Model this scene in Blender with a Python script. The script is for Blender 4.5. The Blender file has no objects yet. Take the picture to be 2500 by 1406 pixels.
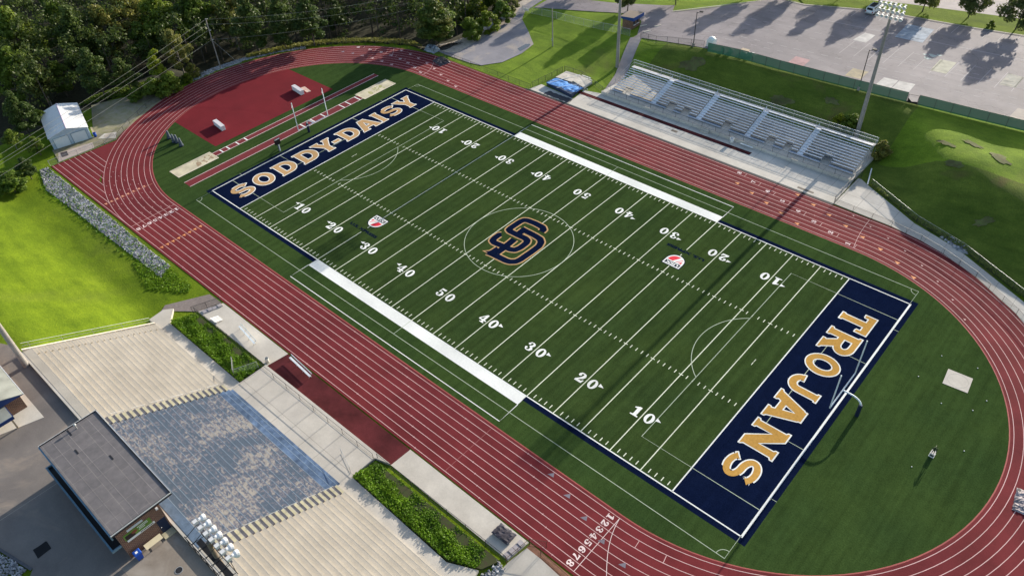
import bpy, math, random
import numpy as np
from mathutils import Vector, Matrix
from mathutils.geometry import tessellate_polygon
random.seed(7); np.random.seed(7)
SC = bpy.context.scene
COL = SC.collection
R = math.radians
pi = math.pi
# ------------------------------------------------------------------ camera (solved from the field's known dimensions)
CAM_ROT = (0.837380562, 0.0485547811, 0.729601263)
CAM_LOC = (68.6264431, -72.6907869, 79.4165790)
FPX = 1869.48952
cd = bpy.data.cameras.new('camera'); cam = bpy.data.objects.new('camera', cd); COL.objects.link(cam)
cam.location = CAM_LOC; cam.rotation_euler = CAM_ROT
cd.sensor_width = 36.0; cd.sensor_fit = 'HORIZONTAL'; cd.lens = FPX / 2500 * 36.0
cd.clip_start = 0.5; cd.clip_end = 3000
SC.camera = cam
from mathutils import Euler
_RM = Euler(CAM_ROT).to_matrix()
def G(px, py, z=0.0):
    """survey helper: the world point at height z seen at a photo pixel (2500 px wide photo)"""
    d = _RM @ Vector(((px - 1250) / FPX, -(py - 703) / FPX, -1.0))
    t = (z - CAM_LOC[2]) / d.z
    return Vector((CAM_LOC[0] + t * d.x, CAM_LOC[1] + t * d.y, z))
# ------------------------------------------------------------------ light
SUN_EL = 15.7
w = bpy.data.worlds.new('World'); SC.world = w; w.use_nodes = True
nt = w.node_tree; nt.nodes.clear()
sky = nt.nodes.new('ShaderNodeTexSky'); sky.sky_type = 'NISHITA'; sky.sun_disc = False
sky.sun_elevation = R(SUN_EL); sky.sun_rotation = R(-0.6); sky.air_density = 1.0; sky.dust_density = 1.2; sky.ozone_density = 1.0
bg = nt.nodes.new('ShaderNodeBackground'); bg.inputs[1].default_value = 0.13
ow = nt.nodes.new('ShaderNodeOutputWorld')
nt.links.new(sky.outputs[0], bg.inputs[0]); nt.links.new(bg.outputs[0], ow.inputs[0])
sd = bpy.data.lights.new('sun', 'SUN'); sd.energy = 5.0; sd.angle = R(0.5); sd.color = (1.0, 0.92, 0.79)
so = bpy.data.objects.new('sun', sd); COL.objects.link(so); so.location = (0, 200, 120)
so.rotation_euler = Vector((0.0098 * math.cos(R(SUN_EL)), -math.cos(R(SUN_EL)), -math.sin(R(SUN_EL)))).to_track_quat('-Z', 'Y').to_euler()
SC.view_settings.view_transform = 'Standard'; SC.view_settings.look = 'None'
SC.view_settings.gamma = 1.0; SC.view_settings.use_curve_mapping = False
SC.view_settings.exposure = 0.78
SC.cycles.use_denoising = True
SC.cycles.max_bounces = 6; SC.cycles.transparent_max_bounces = 16
# ------------------------------------------------------------------ object helpers
WM = {}
def tag(o, label=None, cat=None, group=None, kind=None):
    if label: o['label'] = label
    if cat: o['category'] = cat
    if group: o['group'] = group
    if kind: o['kind'] = kind
    return o
def thing(name, label, cat, loc=(0, 0, 0), rz=0.0, group=None):
    o = bpy.data.objects.new(name, None); COL.objects.link(o)
    o.empty_display_size = 0.3
    o.location = loc; o.rotation_euler = (0, 0, rz)
    WM[o.name] = Matrix.Translation(Vector(loc)) @ Matrix.Rotation(rz, 4, 'Z')
    return tag(o, label, cat, group)
def link_mesh(name, me, m, parent=None, world=True):
    o = bpy.data.objects.new(name, me); COL.objects.link(o)
    if m is not None and not me.materials: me.materials.append(m)
    if parent is not None:
        o.parent = parent
        if world:
            o.matrix_parent_inverse = WM[parent.name].inverted(); WM[o.name] = Matrix.Identity(4)
        else:
            WM[o.name] = WM[parent.name].copy()
    else:
        WM[o.name] = Matrix.Identity(4)
    return o
def kids(o): return [c for c in bpy.data.objects if c.parent == o]
_KIDS = {}
def copy_tree(o, loc=None, rz=None, parent=None):
    c = o.copy(); COL.objects.link(c)
    if parent is not None: c.parent = parent
    if loc is not None: c.location = loc
    if rz is not None: c.rotation_euler = (0, 0, rz)
    if o.name not in _KIDS: _KIDS[o.name] = kids(o)
    for k in _KIDS[o.name]: copy_tree(k, parent=c)
    return c
class MB:
    def __init__(s): s.v = []; s.f = []
    def face(s, pts):
        n = len(s.v); s.v += [tuple(p) for p in pts]; s.f.append(tuple(range(n, n + len(pts)))); return s
    def add(s, vs, fs):
        n = len(s.v); s.v += [tuple(p) for p in vs]; s.f += [tuple(i + n for i in f) for f in fs]; return s
    def box(s, x0, x1, y0, y1, z0, z1):
        return s.add([(x0, y0, z0), (x1, y0, z0), (x1, y1, z0), (x0, y1, z0), (x0, y0, z1), (x1, y0, z1), (x1, y1, z1), (x0, y1, z1)],
                     [(3, 2, 1, 0), (4, 5, 6, 7), (0, 1, 5, 4), (1, 2, 6, 5), (2, 3, 7, 6), (3, 0, 4, 7)])
    def obox(s, c, dx, dy, z0, z1, yaw=0.0):
        ca, sa = math.cos(yaw), math.sin(yaw)
        q = [(c[0] + ca * a - sa * b, c[1] + sa * a + ca * b) for a, b in ((-dx / 2, -dy / 2), (dx / 2, -dy / 2), (dx / 2, dy / 2), (-dx / 2, dy / 2))]
        return s.prism(q, z0, z1)
    def prism(s, q, z0, z1, top=None):
        n = len(q); top = top or q
        return s.add([(a, b, z0) for a, b in q] + [(a, b, z1) for a, b in top],
                     [tuple(reversed(range(n))), tuple(range(n, 2 * n))] + [(i, (i + 1) % n, n + (i + 1) % n, n + i) for i in range(n)])
    def hull8(s, b, t):
        """box from 4 bottom and 4 top 3-D points"""
        return s.add(list(b) + list(t), [(3, 2, 1, 0), (4, 5, 6, 7), (0, 1, 5, 4), (1, 2, 6, 5), (2, 3, 7, 6), (3, 0, 4, 7)])
    def cyl(s, p, q, r0, r1=None, n=8, cap=True):
        r1 = r0 if r1 is None else r1
        p = Vector(p); q = Vector(q); d = (q - p)
        if d.length < 1e-6: return s
        d.normalize(); a = d.orthogonal().normalized(); b = d.cross(a)
        vs = []
        for c, r in ((p, r0), (q, r1)):
            for i in range(n):
                t = 2 * pi * i / n; vs.append(c + (a * math.cos(t) + b * math.sin(t)) * r)
        fs = [(i, (i + 1) % n, n + (i + 1) % n, n + i) for i in range(n)]
        if cap: fs += [tuple(reversed(range(n))), tuple(range(n, 2 * n))]
        return s.add(vs, fs)
    def tube(s, pts, r, n=6):
        for a, b in zip(pts[:-1], pts[1:]): s.cyl(a, b, r, r, n)
        return s
    def ball(s, c, rx, ry=None, rz=None, nu=10, nv=7):
        ry = ry or rx; rz = rz or rx; vs = []; fs = []
        for j in range(nv + 1):
            ph = -pi / 2 + pi * j / nv
            for i in range(nu):
                t = 2 * pi * i / nu
                vs.append((c[0] + rx * math.cos(ph) * math.cos(t), c[1] + ry * math.cos(ph) * math.sin(t), c[2] + rz * math.sin(ph)))
        for j in range(nv):
            for i in range(nu):
                fs.append((j * nu + i, j * nu + (i + 1) % nu, (j + 1) * nu + (i + 1) % nu, (j + 1) * nu + i))
        return s.add(vs, fs)
    def lathe(s, prof, c, axis=(0, 0, 1), n=12):
        ax = Vector(axis).normalized(); a = ax.orthogonal().normalized(); b = ax.cross(a); c = Vector(c); vs = []; fs = []
        for r, h in prof:
            for i in range(n):
                t = 2 * pi * i / n; vs.append(c + ax * h + (a * math.cos(t) + b * math.sin(t)) * r)
        for j in range(len(prof) - 1):
            for i in range(n): fs.append((j * n + i, j * n + (i + 1) % n, (j + 1) * n + (i + 1) % n, (j + 1) * n + i))
        return s.add(vs, fs)
    def flat(s, loops, z, o=(0, 0), u=(1, 0), v=(0, 1)):
        """flat polygon with holes, placed by 2-D frame"""
        pl = [[Vector((o[0] + u[0] * a + v[0] * b, o[1] + u[1] * a + v[1] * b, 0)) for a, b in l] for l in loops]
        tr = tessellate_polygon(pl); al = [p for l in pl for p in l]
        n = len(s.v); s.v += [(p.x, p.y, z) for p in al]
        for t in tr:
            a, b, c = (al[i] for i in t)
            t = tuple(t) if (b - a).cross(c - a).z > 0 else tuple(reversed(t))
            s.f.append(tuple(i + n for i in t))
        return s
    def strip(s, pts, wd, z=0.004, closed=False, hz=None):
        """flat ribbon of width wd along 2-D points"""
        P = [Vector((p[0], p[1])) for p in pts]; n = len(P); Ls = []; Rs = []
        for i in range(n):
            a = P[(i - 1) % n] if (closed or i > 0) else P[i]; b = P[(i + 1) % n] if (closed or i < n - 1) else P[i]
            d = (b - a).normalized(); nn = Vector((-d.y, d.x)) * wd / 2
            Ls.append(P[i] + nn); Rs.append(P[i] - nn)
        zz = (lambda p: z) if hz is None else (lambda p: hz(p.x, p.y) + z)
        m = n if closed else n - 1
        k = len(s.v)
        for i in range(n): s.v += [(Ls[i].x, Ls[i].y, zz(Ls[i])), (Rs[i].x, Rs[i].y, zz(Rs[i]))]
        for i in range(m):
            j = (i + 1) % n; s.f.append((k + 2 * i + 1, k + 2 * j + 1, k + 2 * j, k + 2 * i))
        return s
    def build(s, name, m, parent=None, world=True, smooth=False, **kw):
        me = bpy.data.meshes.new(name); me.from_pydata(s.v, [], s.f); me.update()
        if smooth:
            for p in me.polygons: p.use_smooth = True
        o = link_mesh(name, me, m, parent, world)
        if kw: tag(o, **kw)
        return o
def struct(name, mb, m): return mb.build(name, m, kind='structure')
# ------------------------------------------------------------------ materials
_M = {}
def newmat(name):
    m = bpy.data.materials.new(name); m.use_nodes = True; t = m.node_tree; t.nodes.clear()
    out = t.nodes.new('ShaderNodeOutputMaterial'); b = t.nodes.new('ShaderNodeBsdfPrincipled')
    t.links.new(b.outputs[0], out.inputs[0]); return m, t, b, out
def N(t, typ, **kw):
    n = t.nodes.new(typ)
    for k, v in kw.items(): setattr(n, k, v)
    return n
def noise(t, vec, scale, detail=4, rough=.6, dist=0.0):
    n = N(t, 'ShaderNodeTexNoise'); n.inputs['Scale'].default_value = scale; n.inputs['Detail'].default_value = detail
    n.inputs['Roughness'].default_value = rough; n.inputs['Distortion'].default_value = dist
    t.links.new(vec, n.inputs['Vector']); return n.outputs['Fac']
def coords(t, sc=None):
    tc = N(t, 'ShaderNodeTexCoord').outputs['Object']
    if sc is None: return tc
    mp = N(t, 'ShaderNodeMapping'); mp.inputs['Scale'].default_value = sc; t.links.new(tc, mp.inputs['Vector']); return mp.outputs[0]
def ramp(t, fac, a, b, ca=None, cb=None):
    r = N(t, 'ShaderNodeValToRGB'); e = r.color_ramp.elements; e[0].position = a; e[1].position = b
    e[0].color = (*(ca or (0, 0, 0)), 1); e[1].color = (*(cb or (1, 1, 1)), 1)
    t.links.new(fac, r.inputs[0]); return r.outputs[0]
def mix(t, fac, a, b, mode='MIX'):
    n = N(t, 'ShaderNodeMix', data_type='RGBA', blend_type=mode)
    for sck, val in ((0, fac), (6, a), (7, b)):
        if hasattr(val, 'is_linked') or isinstance(val, bpy.types.NodeSocket): t.links.new(val, n.inputs[sck])
        elif sck == 0: n.inputs[0].default_value = val
        else: n.inputs[sck].default_value = (*val, 1)
    return n.outputs[2]
def bump(t, b, fac, strength, dist=.05):
    n = N(t, 'ShaderNodeBump'); n.inputs['Strength'].default_value = strength; n.inputs['Distance'].default_value = dist
    t.links.new(fac, n.inputs['Height']); t.links.new(n.outputs[0], b.inputs['Normal'])
def sc3(c, k): return tuple(min(1, x * k) for x in c)
def mat(name, c, var=.2, scale=2.0, rough=.75, metal=0.0, bmp=0.0, c2=None, big=.12, bigs=.15, spec=.3):
    if name in _M: return _M[name]
    m, t, b, out = newmat(name); v = coords(t)
    f = noise(t, v, scale, 6, .65); f2 = noise(t, v, bigs, 3, .5)
    a = ramp(t, f, .3, .7, sc3(c, 1 - var), c2 if c2 else sc3(c, 1 + var))
    g = ramp(t, f2, .3, .7, (1 - big,) * 3, (1 + big,) * 3)
    t.links.new(mix(t, 1.0, a, g, 'MULTIPLY'), b.inputs['Base Color'])
    b.inputs['Roughness'].default_value = rough; b.inputs['Metallic'].default_value = metal
    b.inputs['Specular IOR Level'].default_value = spec
    if bmp: bump(t, b, f, bmp)
    _M[name] = m; return m
# ------------------------------------------------------------------ particular materials
def m_turf(name, ca, cb, streak):
    m, t, b, out = newmat(name); v = coords(t)
    f1 = noise(t, v, 6.0, 3, .8); f2 = noise(t, coords(t, (1.0, .06, 1)), 1.3, 3, .6); f3 = noise(t, v, .09, 4, .6); f4 = noise(t, v, .8, 4, .7)
    c = ramp(t, f1, .32, .68, ca, cb)
    c = mix(t, 1.0, c, ramp(t, f2, .3, .7, (1 - streak,) * 3, (1 + streak,) * 3), 'MULTIPLY')
    c = mix(t, 1.0, c, ramp(t, f3, .3, .7, (.84, .86, .9), (1.16, 1.1, 1.0)), 'MULTIPLY')
    c = mix(t, 1.0, c, ramp(t, f4, .3, .7, (.86,) * 3, (1.12,) * 3), 'MULTIPLY')
    t.links.new(c, b.inputs['Base Color']); b.inputs['Roughness'].default_value = 1.0; b.inputs['Specular IOR Level'].default_value = 0.0
    bump(t, b, f1, .5, .04); return m
TURF = m_turf('synthetic_turf', (.026, .046, .014), (.049, .082, .025), .2)
TURF2 = m_turf('synthetic_turf_outer', (.026, .049, .014), (.050, .087, .026), .16)
NAVY = m_turf('navy_turf', (.0025, .0055, .022), (.007, .013, .042), .10)
GOLD = mat('gold_turf', (.52, .29, .075), .16, 3.0, .9, spec=0)
GOLD2 = mat('tan_turf', (.50, .31, .15), .16, 3.0, .9, spec=0)
WHITE = mat('white_turf', (.80, .80, .76), .07, 3.0, .9, spec=.1)
WTHIN = mat('faded_white_line', (.42, .48, .36), .1, 3.0, .9, spec=.1)
CREAM = mat('cream_line', (.72, .74, .58), .1, 3.0, .9, spec=.1)
RED = mat('red_turf', (.75, .025, .05), .1, 3.0, .9)
def m_track(name, c, spot=.1):
    m, t, b, out = newmat(name); v = coords(t)
    f1 = noise(t, v, 9.0, 4, .8); f2 = noise(t, v, .25, 5, .6); f3 = noise(t, v, .05, 3, .5)
    a = ramp(t, f1, .3, .7, sc3(c, .84), sc3(c, 1.16))
    a = mix(t, 1.0, a, ramp(t, f2, .3, .72, (1 - spot,) * 3, (1 + spot, 1 + spot * 1.1, 1 + spot * 1.2)), 'MULTIPLY')
    a = mix(t, 1.0, a, ramp(t, f3, .35, .65, (.9, .9, .93), (1.12, 1.1, 1.05)), 'MULTIPLY')
    t.links.new(a, b.inputs['Base Color']); b.inputs['Roughness'].default_value = .9; b.inputs['Specular IOR Level'].default_value = .12
    bump(t, b, f1, .25, .02); return m
TRACK = m_track('red_track_rubber', (.158, .023, .027), .2)
DRED = m_track('red_dzone_rubber', (.150, .012, .018), .10)
DARKRED = m_track('dark_stained_rubber', (.085, .016, .018), .5)
RUNW = m_track('runway_rubber', (.17, .03, .035), .12)
TLINE = mat('track_line_paint', (.66, .42, .40), .12, 2.0, .8)
TWHITE = mat('track_white_paint', (.78, .62, .60), .08, 3.0, .8)
TORANGE = mat('track_orange_paint', (.75, .30, .12), .1, 3.0, .8)
TGREY = mat('track_grey_paint', (.19, .165, .20), .1, 3.0, .8)
def m_lawn(name, ca, cb, dry=(.16, .14, .05), amt=.25, leaf=4.0):
    m, t, b, out = newmat(name); v = coords(t)
    f1 = noise(t, v, leaf, 5, .8); f2 = noise(t, v, .12, 5, .65); f3 = noise(t, coords(t, (.35, 1, 1)), .5, 5, .7); f4 = noise(t, v, .06, 4, .6, .5)
    c = ramp(t, f1, .28, .72, ca, cb)
    c = mix(t, 1.0, c, ramp(t, f2, .3, .7, (.68, .74, .62), (1.25, 1.18, 1.1)), 'MULTIPLY')
    c = mix(t, 1.0, c, ramp(t, f3, .3, .7, (.72, .76, .74), (1.24, 1.22, 1.15)), 'MULTIPLY')
    d = N(t, 'ShaderNodeMath', operation='MULTIPLY'); t.links.new(ramp(t, f4, .56, .72), d.inputs[0]); d.inputs[1].default_value = amt
    t.links.new(mix(t, d.outputs[0], c, dry), b.inputs['Base Color'])
    b.inputs['Roughness'].default_value = .95; b.inputs['Specular IOR Level'].default_value = .1
    bump(t, b, f1, .8, .12); return m
LAWN = m_lawn('mown_lawn', (.085, .140, .007), (.165, .235, .012), amt=.16)
LAWN2 = m_lawn('rough_grass', (.10, .165, .015), (.20, .29, .03), amt=.45)
LAWN3 = m_lawn('bank_grass', (.075, .115, .018), (.16, .20, .035), dry=(.15, .085, .05), amt=.9)
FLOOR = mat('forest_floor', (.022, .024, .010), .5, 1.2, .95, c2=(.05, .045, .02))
def m_concrete(name, c, joint=None, stain=.18, jw=.012, rot=0.0):
    m, t, b, out = newmat(name); v = coords(t)
    f1 = noise(t, v, .35, 6, .7); f2 = noise(t, v, 5, 5, .8); f3 = noise(t, v, .07, 4, .6, .6)
    a = ramp(t, f1, .25, .75, sc3(c, 1 - stain), sc3(c, 1 + stain * .6))
    a = mix(t, 1.0, a, ramp(t, f2, .3, .7, (.92,) * 3, (1.06,) * 3), 'MULTIPLY')
    a = mix(t, 1.0, a, ramp(t, f3, .3, .7, (.86, .85, .84), (1.1,) * 3), 'MULTIPLY')
    if joint:
        br = N(t, 'ShaderNodeTexBrick'); br.offset = 0.0; br.squash = 1.0
        br.inputs['Color1'].default_value = (1, 1, 1, 1); br.inputs['Color2'].default_value = (.95, .95, .96, 1); br.inputs['Mortar'].default_value = (.42, .40, .38, 1)
        br.inputs['Scale'].default_value = 1.0; br.inputs['Mortar Size'].default_value = jw; br.inputs['Brick Width'].default_value = joint[0]; br.inputs['Row Height'].default_value = joint[1]
        t.links.new(v, br.inputs['Vector']); a = mix(t, 1.0, a, br.outputs['Color'], 'MULTIPLY')
    t.links.new(a, b.inputs['Base Color']); b.inputs['Roughness'].default_value = .85; b.inputs['Specular IOR Level'].default_value = .25
    bump(t, b, f2, .15, .02); return m
CONC = m_concrete('pale_concrete', (.57, .525, .46))
CONCJ = m_concrete('jointed_concrete', (.55, .505, .44), (3.0, 3.4), .16, .02)
CONCG = m_concrete('grey_jointed_concrete', (.60, .56, .50), (3.0, 3.0), .18, .025)
TIER = m_concrete('stand_concrete', (.50, .455, .385), None, .15)
NOSE = mat('tread_nosing', (.57, .52, .435), .15, 2.0, .8)
YTREAD = mat('yellow_tread', (.60, .54, .35), .15, 1.5, .85)
GTREAD = mat('grey_painted_tread', (.105, .105, .125), .25, 2.0, .8)
def m_worn():
    m, t, b, out = newmat('worn_blue_paint'); v = coords(t)
    f1 = noise(t, coords(t, (.6, 1.15, 1)), 2.9, 7, .72, .15); f2 = noise(t, v, .13, 4, .6, .4); f3 = noise(t, coords(t, (2.4, .25, 1)), 1.2, 3, .6); f4 = noise(t, v, 4, 5, .8)
    s = N(t, 'ShaderNodeMath', operation='ADD'); t.links.new(f1, s.inputs[0])
    k = N(t, 'ShaderNodeMath', operation='MULTIPLY_ADD'); t.links.new(f2, k.inputs[0]); k.inputs[1].default_value = .7; k.inputs[2].default_value = -.35; t.links.new(k.outputs[0], s.inputs[1])
    k2 = N(t, 'ShaderNodeMath', operation='MULTIPLY_ADD'); t.links.new(f3, k2.inputs[0]); k2.inputs[1].default_value = .34; k2.inputs[2].default_value = -.17
    s2 = N(t, 'ShaderNodeMath', operation='ADD'); t.links.new(s.outputs[0], s2.inputs[0]); t.links.new(k2.outputs[0], s2.inputs[1])
    w_ = ramp(t, s2.outputs[0], .56, .605)
    mid = ramp(t, s2.outputs[0], .46, .545)
    paint = ramp(t, f4, .3, .7, (.075, .105, .145), (.125, .155, .195)); bare = ramp(t, f4, .3, .7, (.29, .265, .235), (.43, .395, .345)); fade = ramp(t, f4, .3, .7, (.15, .15, .19), (.24, .22, .24))
    c = mix(t, mid, paint, fade); c = mix(t, w_, c, bare)
    t.links.new(c, b.inputs['Base Color']); b.inputs['Roughness'].default_value = .8; b.inputs['Specular IOR Level'].default_value = .25; bump(t, b, f4, .2, .02); return m
WORN = m_worn()
BLUEP = mat('blue_painted_concrete', (.075, .125, .22), .3, 1.2, .75, c2=(.14, .21, .33), big=.3, bigs=.3)
def m_asphalt(name, c, streak=.08, stain=None, crack=False):
    m, t, b, out = newmat(name); v = coords(t)
    f1 = noise(t, v, 7, 5, .8); f2 = noise(t, v, .18, 6, .7, .4); f3 = noise(t, coords(t, (.06, .9, 1)), .6, 4, .6); f4 = noise(t, v, .045, 4, .6)
    a = ramp(t, f1, .3, .7, sc3(c, .9), sc3(c, 1.1))
    a = mix(t, 1.0, a, ramp(t, f2, .3, .7, (.82, .82, .83), (1.16, 1.15, 1.13)), 'MULTIPLY')
    a = mix(t, 1.0, a, ramp(t, f3, .3, .7, (1 - streak,) * 3, (1 + streak,) * 3), 'MULTIPLY')
    a = mix(t, 1.0, a, ramp(t, f4, .35, .65, (.88, .88, .9), (1.1,) * 3), 'MULTIPLY')
    if crack:
        vo = N(t, 'ShaderNodeTexVoronoi', feature='DISTANCE_TO_EDGE'); vo.inputs['Scale'].default_value = .16
        wp = N(t, 'ShaderNodeMix', data_type='RGBA'); wp.inputs[0].default_value = .06; t.links.new(v, wp.inputs[6])
        nz = N(t, 'ShaderNodeTexNoise'); nz.inputs['Scale'].default_value = .5; t.links.new(v, nz.inputs['Vector'])
        sc_ = N(t, 'ShaderNodeVectorMath', operation='MULTIPLY_ADD'); t.links.new(nz.outputs['Color'], sc_.inputs[0]); sc_.inputs[1].default_value = (5, 5, 0); t.links.new(v, sc_.inputs[2]); t.links.new(sc_.outputs[0], vo.inputs['Vector'])
        a = mix(t, 1.0, a, ramp(t, vo.outputs['Distance'], .004, .013, (.74, .73, .74), (1, 1, 1)), 'MULTIPLY')
        a = mix(t, 1.0, a, ramp(t, noise(t, v, .55, 3, .5), .62, .74, (1, 1, 1), (.82, .81, .82)), 'MULTIPLY')
    if stain:
        a = mix(t, ramp(t, noise(t, v, .11, 5, .65, .8), .52, .66), a, stain)
    t.links.new(a, b.inputs['Base Color']); b.inputs['Roughness'].default_value = .8; b.inputs['Specular IOR Level'].default_value = .3
    bump(t, b, f1, .3, .02); return m
ASPH = m_asphalt('worn_lot_asphalt', (.225, .200, .208), .12, None, True)
ROADM = m_asphalt('road_asphalt', (.33, .29, .29))
CONCOURSE = m_asphalt('concourse_asphalt', (.175, .155, .142), .03, (.30, .245, .20))
GRAVEL = m_asphalt('grey_gravel', (.24, .23, .25), .02, (.40, .34, .29))
DIRT = mat('pale_dirt_path', (.42, .36, .30), .25, 1.0, .95, big=.2)
SAND = mat('sand', (.66, .57, .42), .12, 1.5, .95, c2=(.56, .50, .34), big=.2, bigs=.5)
METAL = mat('galvanised_steel', (.46, .47, .47), .1, 3, .5, .6)
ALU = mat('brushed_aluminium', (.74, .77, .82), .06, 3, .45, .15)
ALUD = mat('shaded_aluminium', (.13, .16, .21), .12, 3, .5, .6)  # shade between the seat rows painted into the foot boards' colour
STEELD = mat('dark_steel', (.035, .035, .04), .2, 3, .5, .3)
BLACK = mat('black_paint', (.012, .012, .014), .2, 3, .5)
WPAINT = mat('white_paint', (.78, .78, .77), .05, 3, .45)
WMET = mat('white_powder_coat', (.70, .76, .80), .05, 3, .35)
CPOLE = mat('concrete_pole', (.28, .26, .24), .14, 2, .8)
WOODP = mat('weathered_wood_pole', (.17, .14, .11), .25, 3, .9)
NAVYP = mat('navy_vinyl', (.012, .02, .05), .2, 3, .5)
GREYV = mat('grey_vinyl', (.09, .11, .14), .2, 3, .55)
BLUEPL = mat('blue_plastic', (.01, .06, .34), .1, 3, .4)
TARPB = mat('bright_blue_tarp', (.07, .25, .70), .3, 2.2, .5, c2=(.20, .45, .85), big=.3, bigs=.8)
TARPG = mat('grey_crumpled_tarp', (.33, .28, .28), .35, 2.5, .7, big=.3, bigs=.8)
TARPK = mat('dark_grey_tarp', (.055, .048, .058), .5, 3.0, .5, big=.3, bigs=1.0)
def m_brick():
    m, t, b, out = newmat('red_brown_brick')
    br = N(t, 'ShaderNodeTexBrick'); br.inputs['Color1'].default_value = (.15, .055, .035, 1); br.inputs['Color2'].default_value = (.09, .035, .025, 1); br.inputs['Mortar'].default_value = (.30, .22, .16, 1)
    br.inputs['Scale'].default_value = 1.0; br.inputs['Mortar Size'].default_value = .018; br.inputs['Brick Width'].default_value = .30; br.inputs['Row Height'].default_value = .17
    tc = N(t, 'ShaderNodeTexCoord').outputs['Object']; sx = N(t, 'ShaderNodeSeparateXYZ'); t.links.new(tc, sx.inputs[0])
    ad = N(t, 'ShaderNodeMath', operation='ADD'); t.links.new(sx.outputs[0], ad.inputs[0]); t.links.new(sx.outputs[1], ad.inputs[1])
    cb = N(t, 'ShaderNodeCombineXYZ'); t.links.new(ad.outputs[0], cb.inputs[0]); t.links.new(sx.outputs[2], cb.inputs[1]); t.links.new(cb.outputs[0], br.inputs['Vector'])
    t.links.new(mix(t, 1.0, br.outputs['Color'], ramp(t, noise(t, tc, .8, 4), .3, .7, (.8,) * 3, (1.2,) * 3), 'MULTIPLY'), b.inputs['Base Color']); b.inputs['Roughness'].default_value = .85; return m
BRICK = m_brick()
def m_roof():
    m, t, b, out = newmat('grey_membrane_roof'); v = coords(t)
    br = N(t, 'ShaderNodeTexBrick'); br.offset = .5; br.inputs['Color1'].default_value = (.135, .125, .13, 1); br.inputs['Color2'].default_value = (.155, .142, .145, 1); br.inputs['Mortar'].default_value = (.21, .19, .18, 1)
    br.inputs['Scale'].default_value = 1.0; br.inputs['Mortar Size'].default_value = .03; br.inputs['Brick Width'].default_value = 2.4; br.inputs['Row Height'].default_value = 2.1
    t.links.new(v, br.inputs['Vector'])
    c = mix(t, 1.0, br.outputs['Color'], ramp(t, noise(t, v, 1.0, 6, .7), .3, .7, (.78,) * 3, (1.2, 1.18, 1.16)), 'MULTIPLY')
    t.links.new(c, b.inputs['Base Color']); b.inputs['Roughness'].default_value = .85; return m
ROOFM = m_roof()
SHINGLE = mat('tan_shingles', (.24, .19, .15), .2, 4, .9)
ROOFG = mat('grey_green_metal_roof', (.27, .28, .25), .15, .6, .6, big=.25, bigs=.4)
SHEDW = mat('pale_blue_metal_siding', (.42, .53, .64), .08, 2, .5, .2)
SHEDR = mat('white_metal_roof', (.74, .72, .70), .06, 2, .4, .2)
FASC = mat('blue_fascia', (.012, .035, .13), .15, 2, .5)
TEAL = mat('slate_blue_trim', (.15, .26, .34), .2, 2, .4, .2)
WINMESH = None
def m_mesh(name, c, op):
    m, t, b, out = newmat(name); b.inputs['Base Color'].default_value = (*c, 1); b.inputs['Roughness'].default_value = .7
    tr = N(t, 'ShaderNodeBsdfTransparent'); mx = N(t, 'ShaderNodeMixShader'); mx.inputs[0].default_value = op
    t.links.new(tr.outputs[0], mx.inputs[1]); t.links.new(b.outputs[0], mx.inputs[2]); t.links.new(mx.outputs[0], out.inputs[0]); return m
CHAIN = m_mesh('chain_link_mesh', (.10, .11, .11), .20)
CHAINL = m_mesh('galvanised_chain_link_mesh', (.45, .47, .45), .16)
SCREEN = m_mesh('green_windscreen_fabric', (.035, .15, .085), .93)
def m_leaf(name, ca, cb, tr=.3):
    m, t, b, out = newmat(name); v = coords(t)
    oi = N(t, 'ShaderNodeObjectInfo').outputs['Random']
    f = noise(t, v, .55, 3, .6); f2 = noise(t, v, 3.0, 3, .7)
    c = ramp(t, f, .32, .68, ca, cb); c = mix(t, 1.0, c, ramp(t, f2, .3, .7, (.7,) * 3, (1.25,) * 3), 'MULTIPLY')
    c = mix(t, 1.0, c, ramp(t, oi, 0, 1, (.80, .86, .85), (1.18, 1.10, .9)), 'MULTIPLY')
    t.links.new(c, b.inputs['Base Color']); b.inputs['Roughness'].default_value = .55; b.inputs['Specular IOR Level'].default_value = .25
    tl = N(t, 'ShaderNodeBsdfTranslucent'); t.links.new(c, tl.inputs[0]); mx = N(t, 'ShaderNodeMixShader'); mx.inputs[0].default_value = tr
    t.links.new(b.outputs[0], mx.inputs[1]); t.links.new(tl.outputs[0], mx.inputs[2]); t.links.new(mx.outputs[0], out.inputs[0]); return m
LEAF_D = m_leaf('dark_green_leaves', (.050, .088, .020), (.105, .150, .034), .4)
LEAF_W = m_leaf('deep_wood_leaves', (.036, .064, .016), (.074, .108, .026), .38)
LEAF_M = m_leaf('mid_green_leaves', (.090, .150, .018), (.190, .260, .036), .42)
LEAF_O = m_leaf('olive_leaves', (.140, .155, .036), (.260, .260, .070), .42)
LEAF_Y = m_leaf('yellow_green_leaves', (.15, .20, .012), (.27, .32, .025), .4)
LEAF_G = m_leaf('bright_ground_cover_leaves', (.10, .21, .010), (.21, .36, .018), .42)
LEAF_P = m_leaf('parking_lot_tree_leaves', (.07, .10, .03), (.15, .17, .05), .4)
BARK = mat('grey_brown_bark', (.11, .09, .07), .3, 3, .95)
BARKL = mat('pale_bark', (.22, .20, .17), .3, 3, .95)
ROCKM = mat('pale_riprap_stone', (.34, .34, .355), .6, 2.2, .9, big=.35, bigs=.7)
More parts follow.
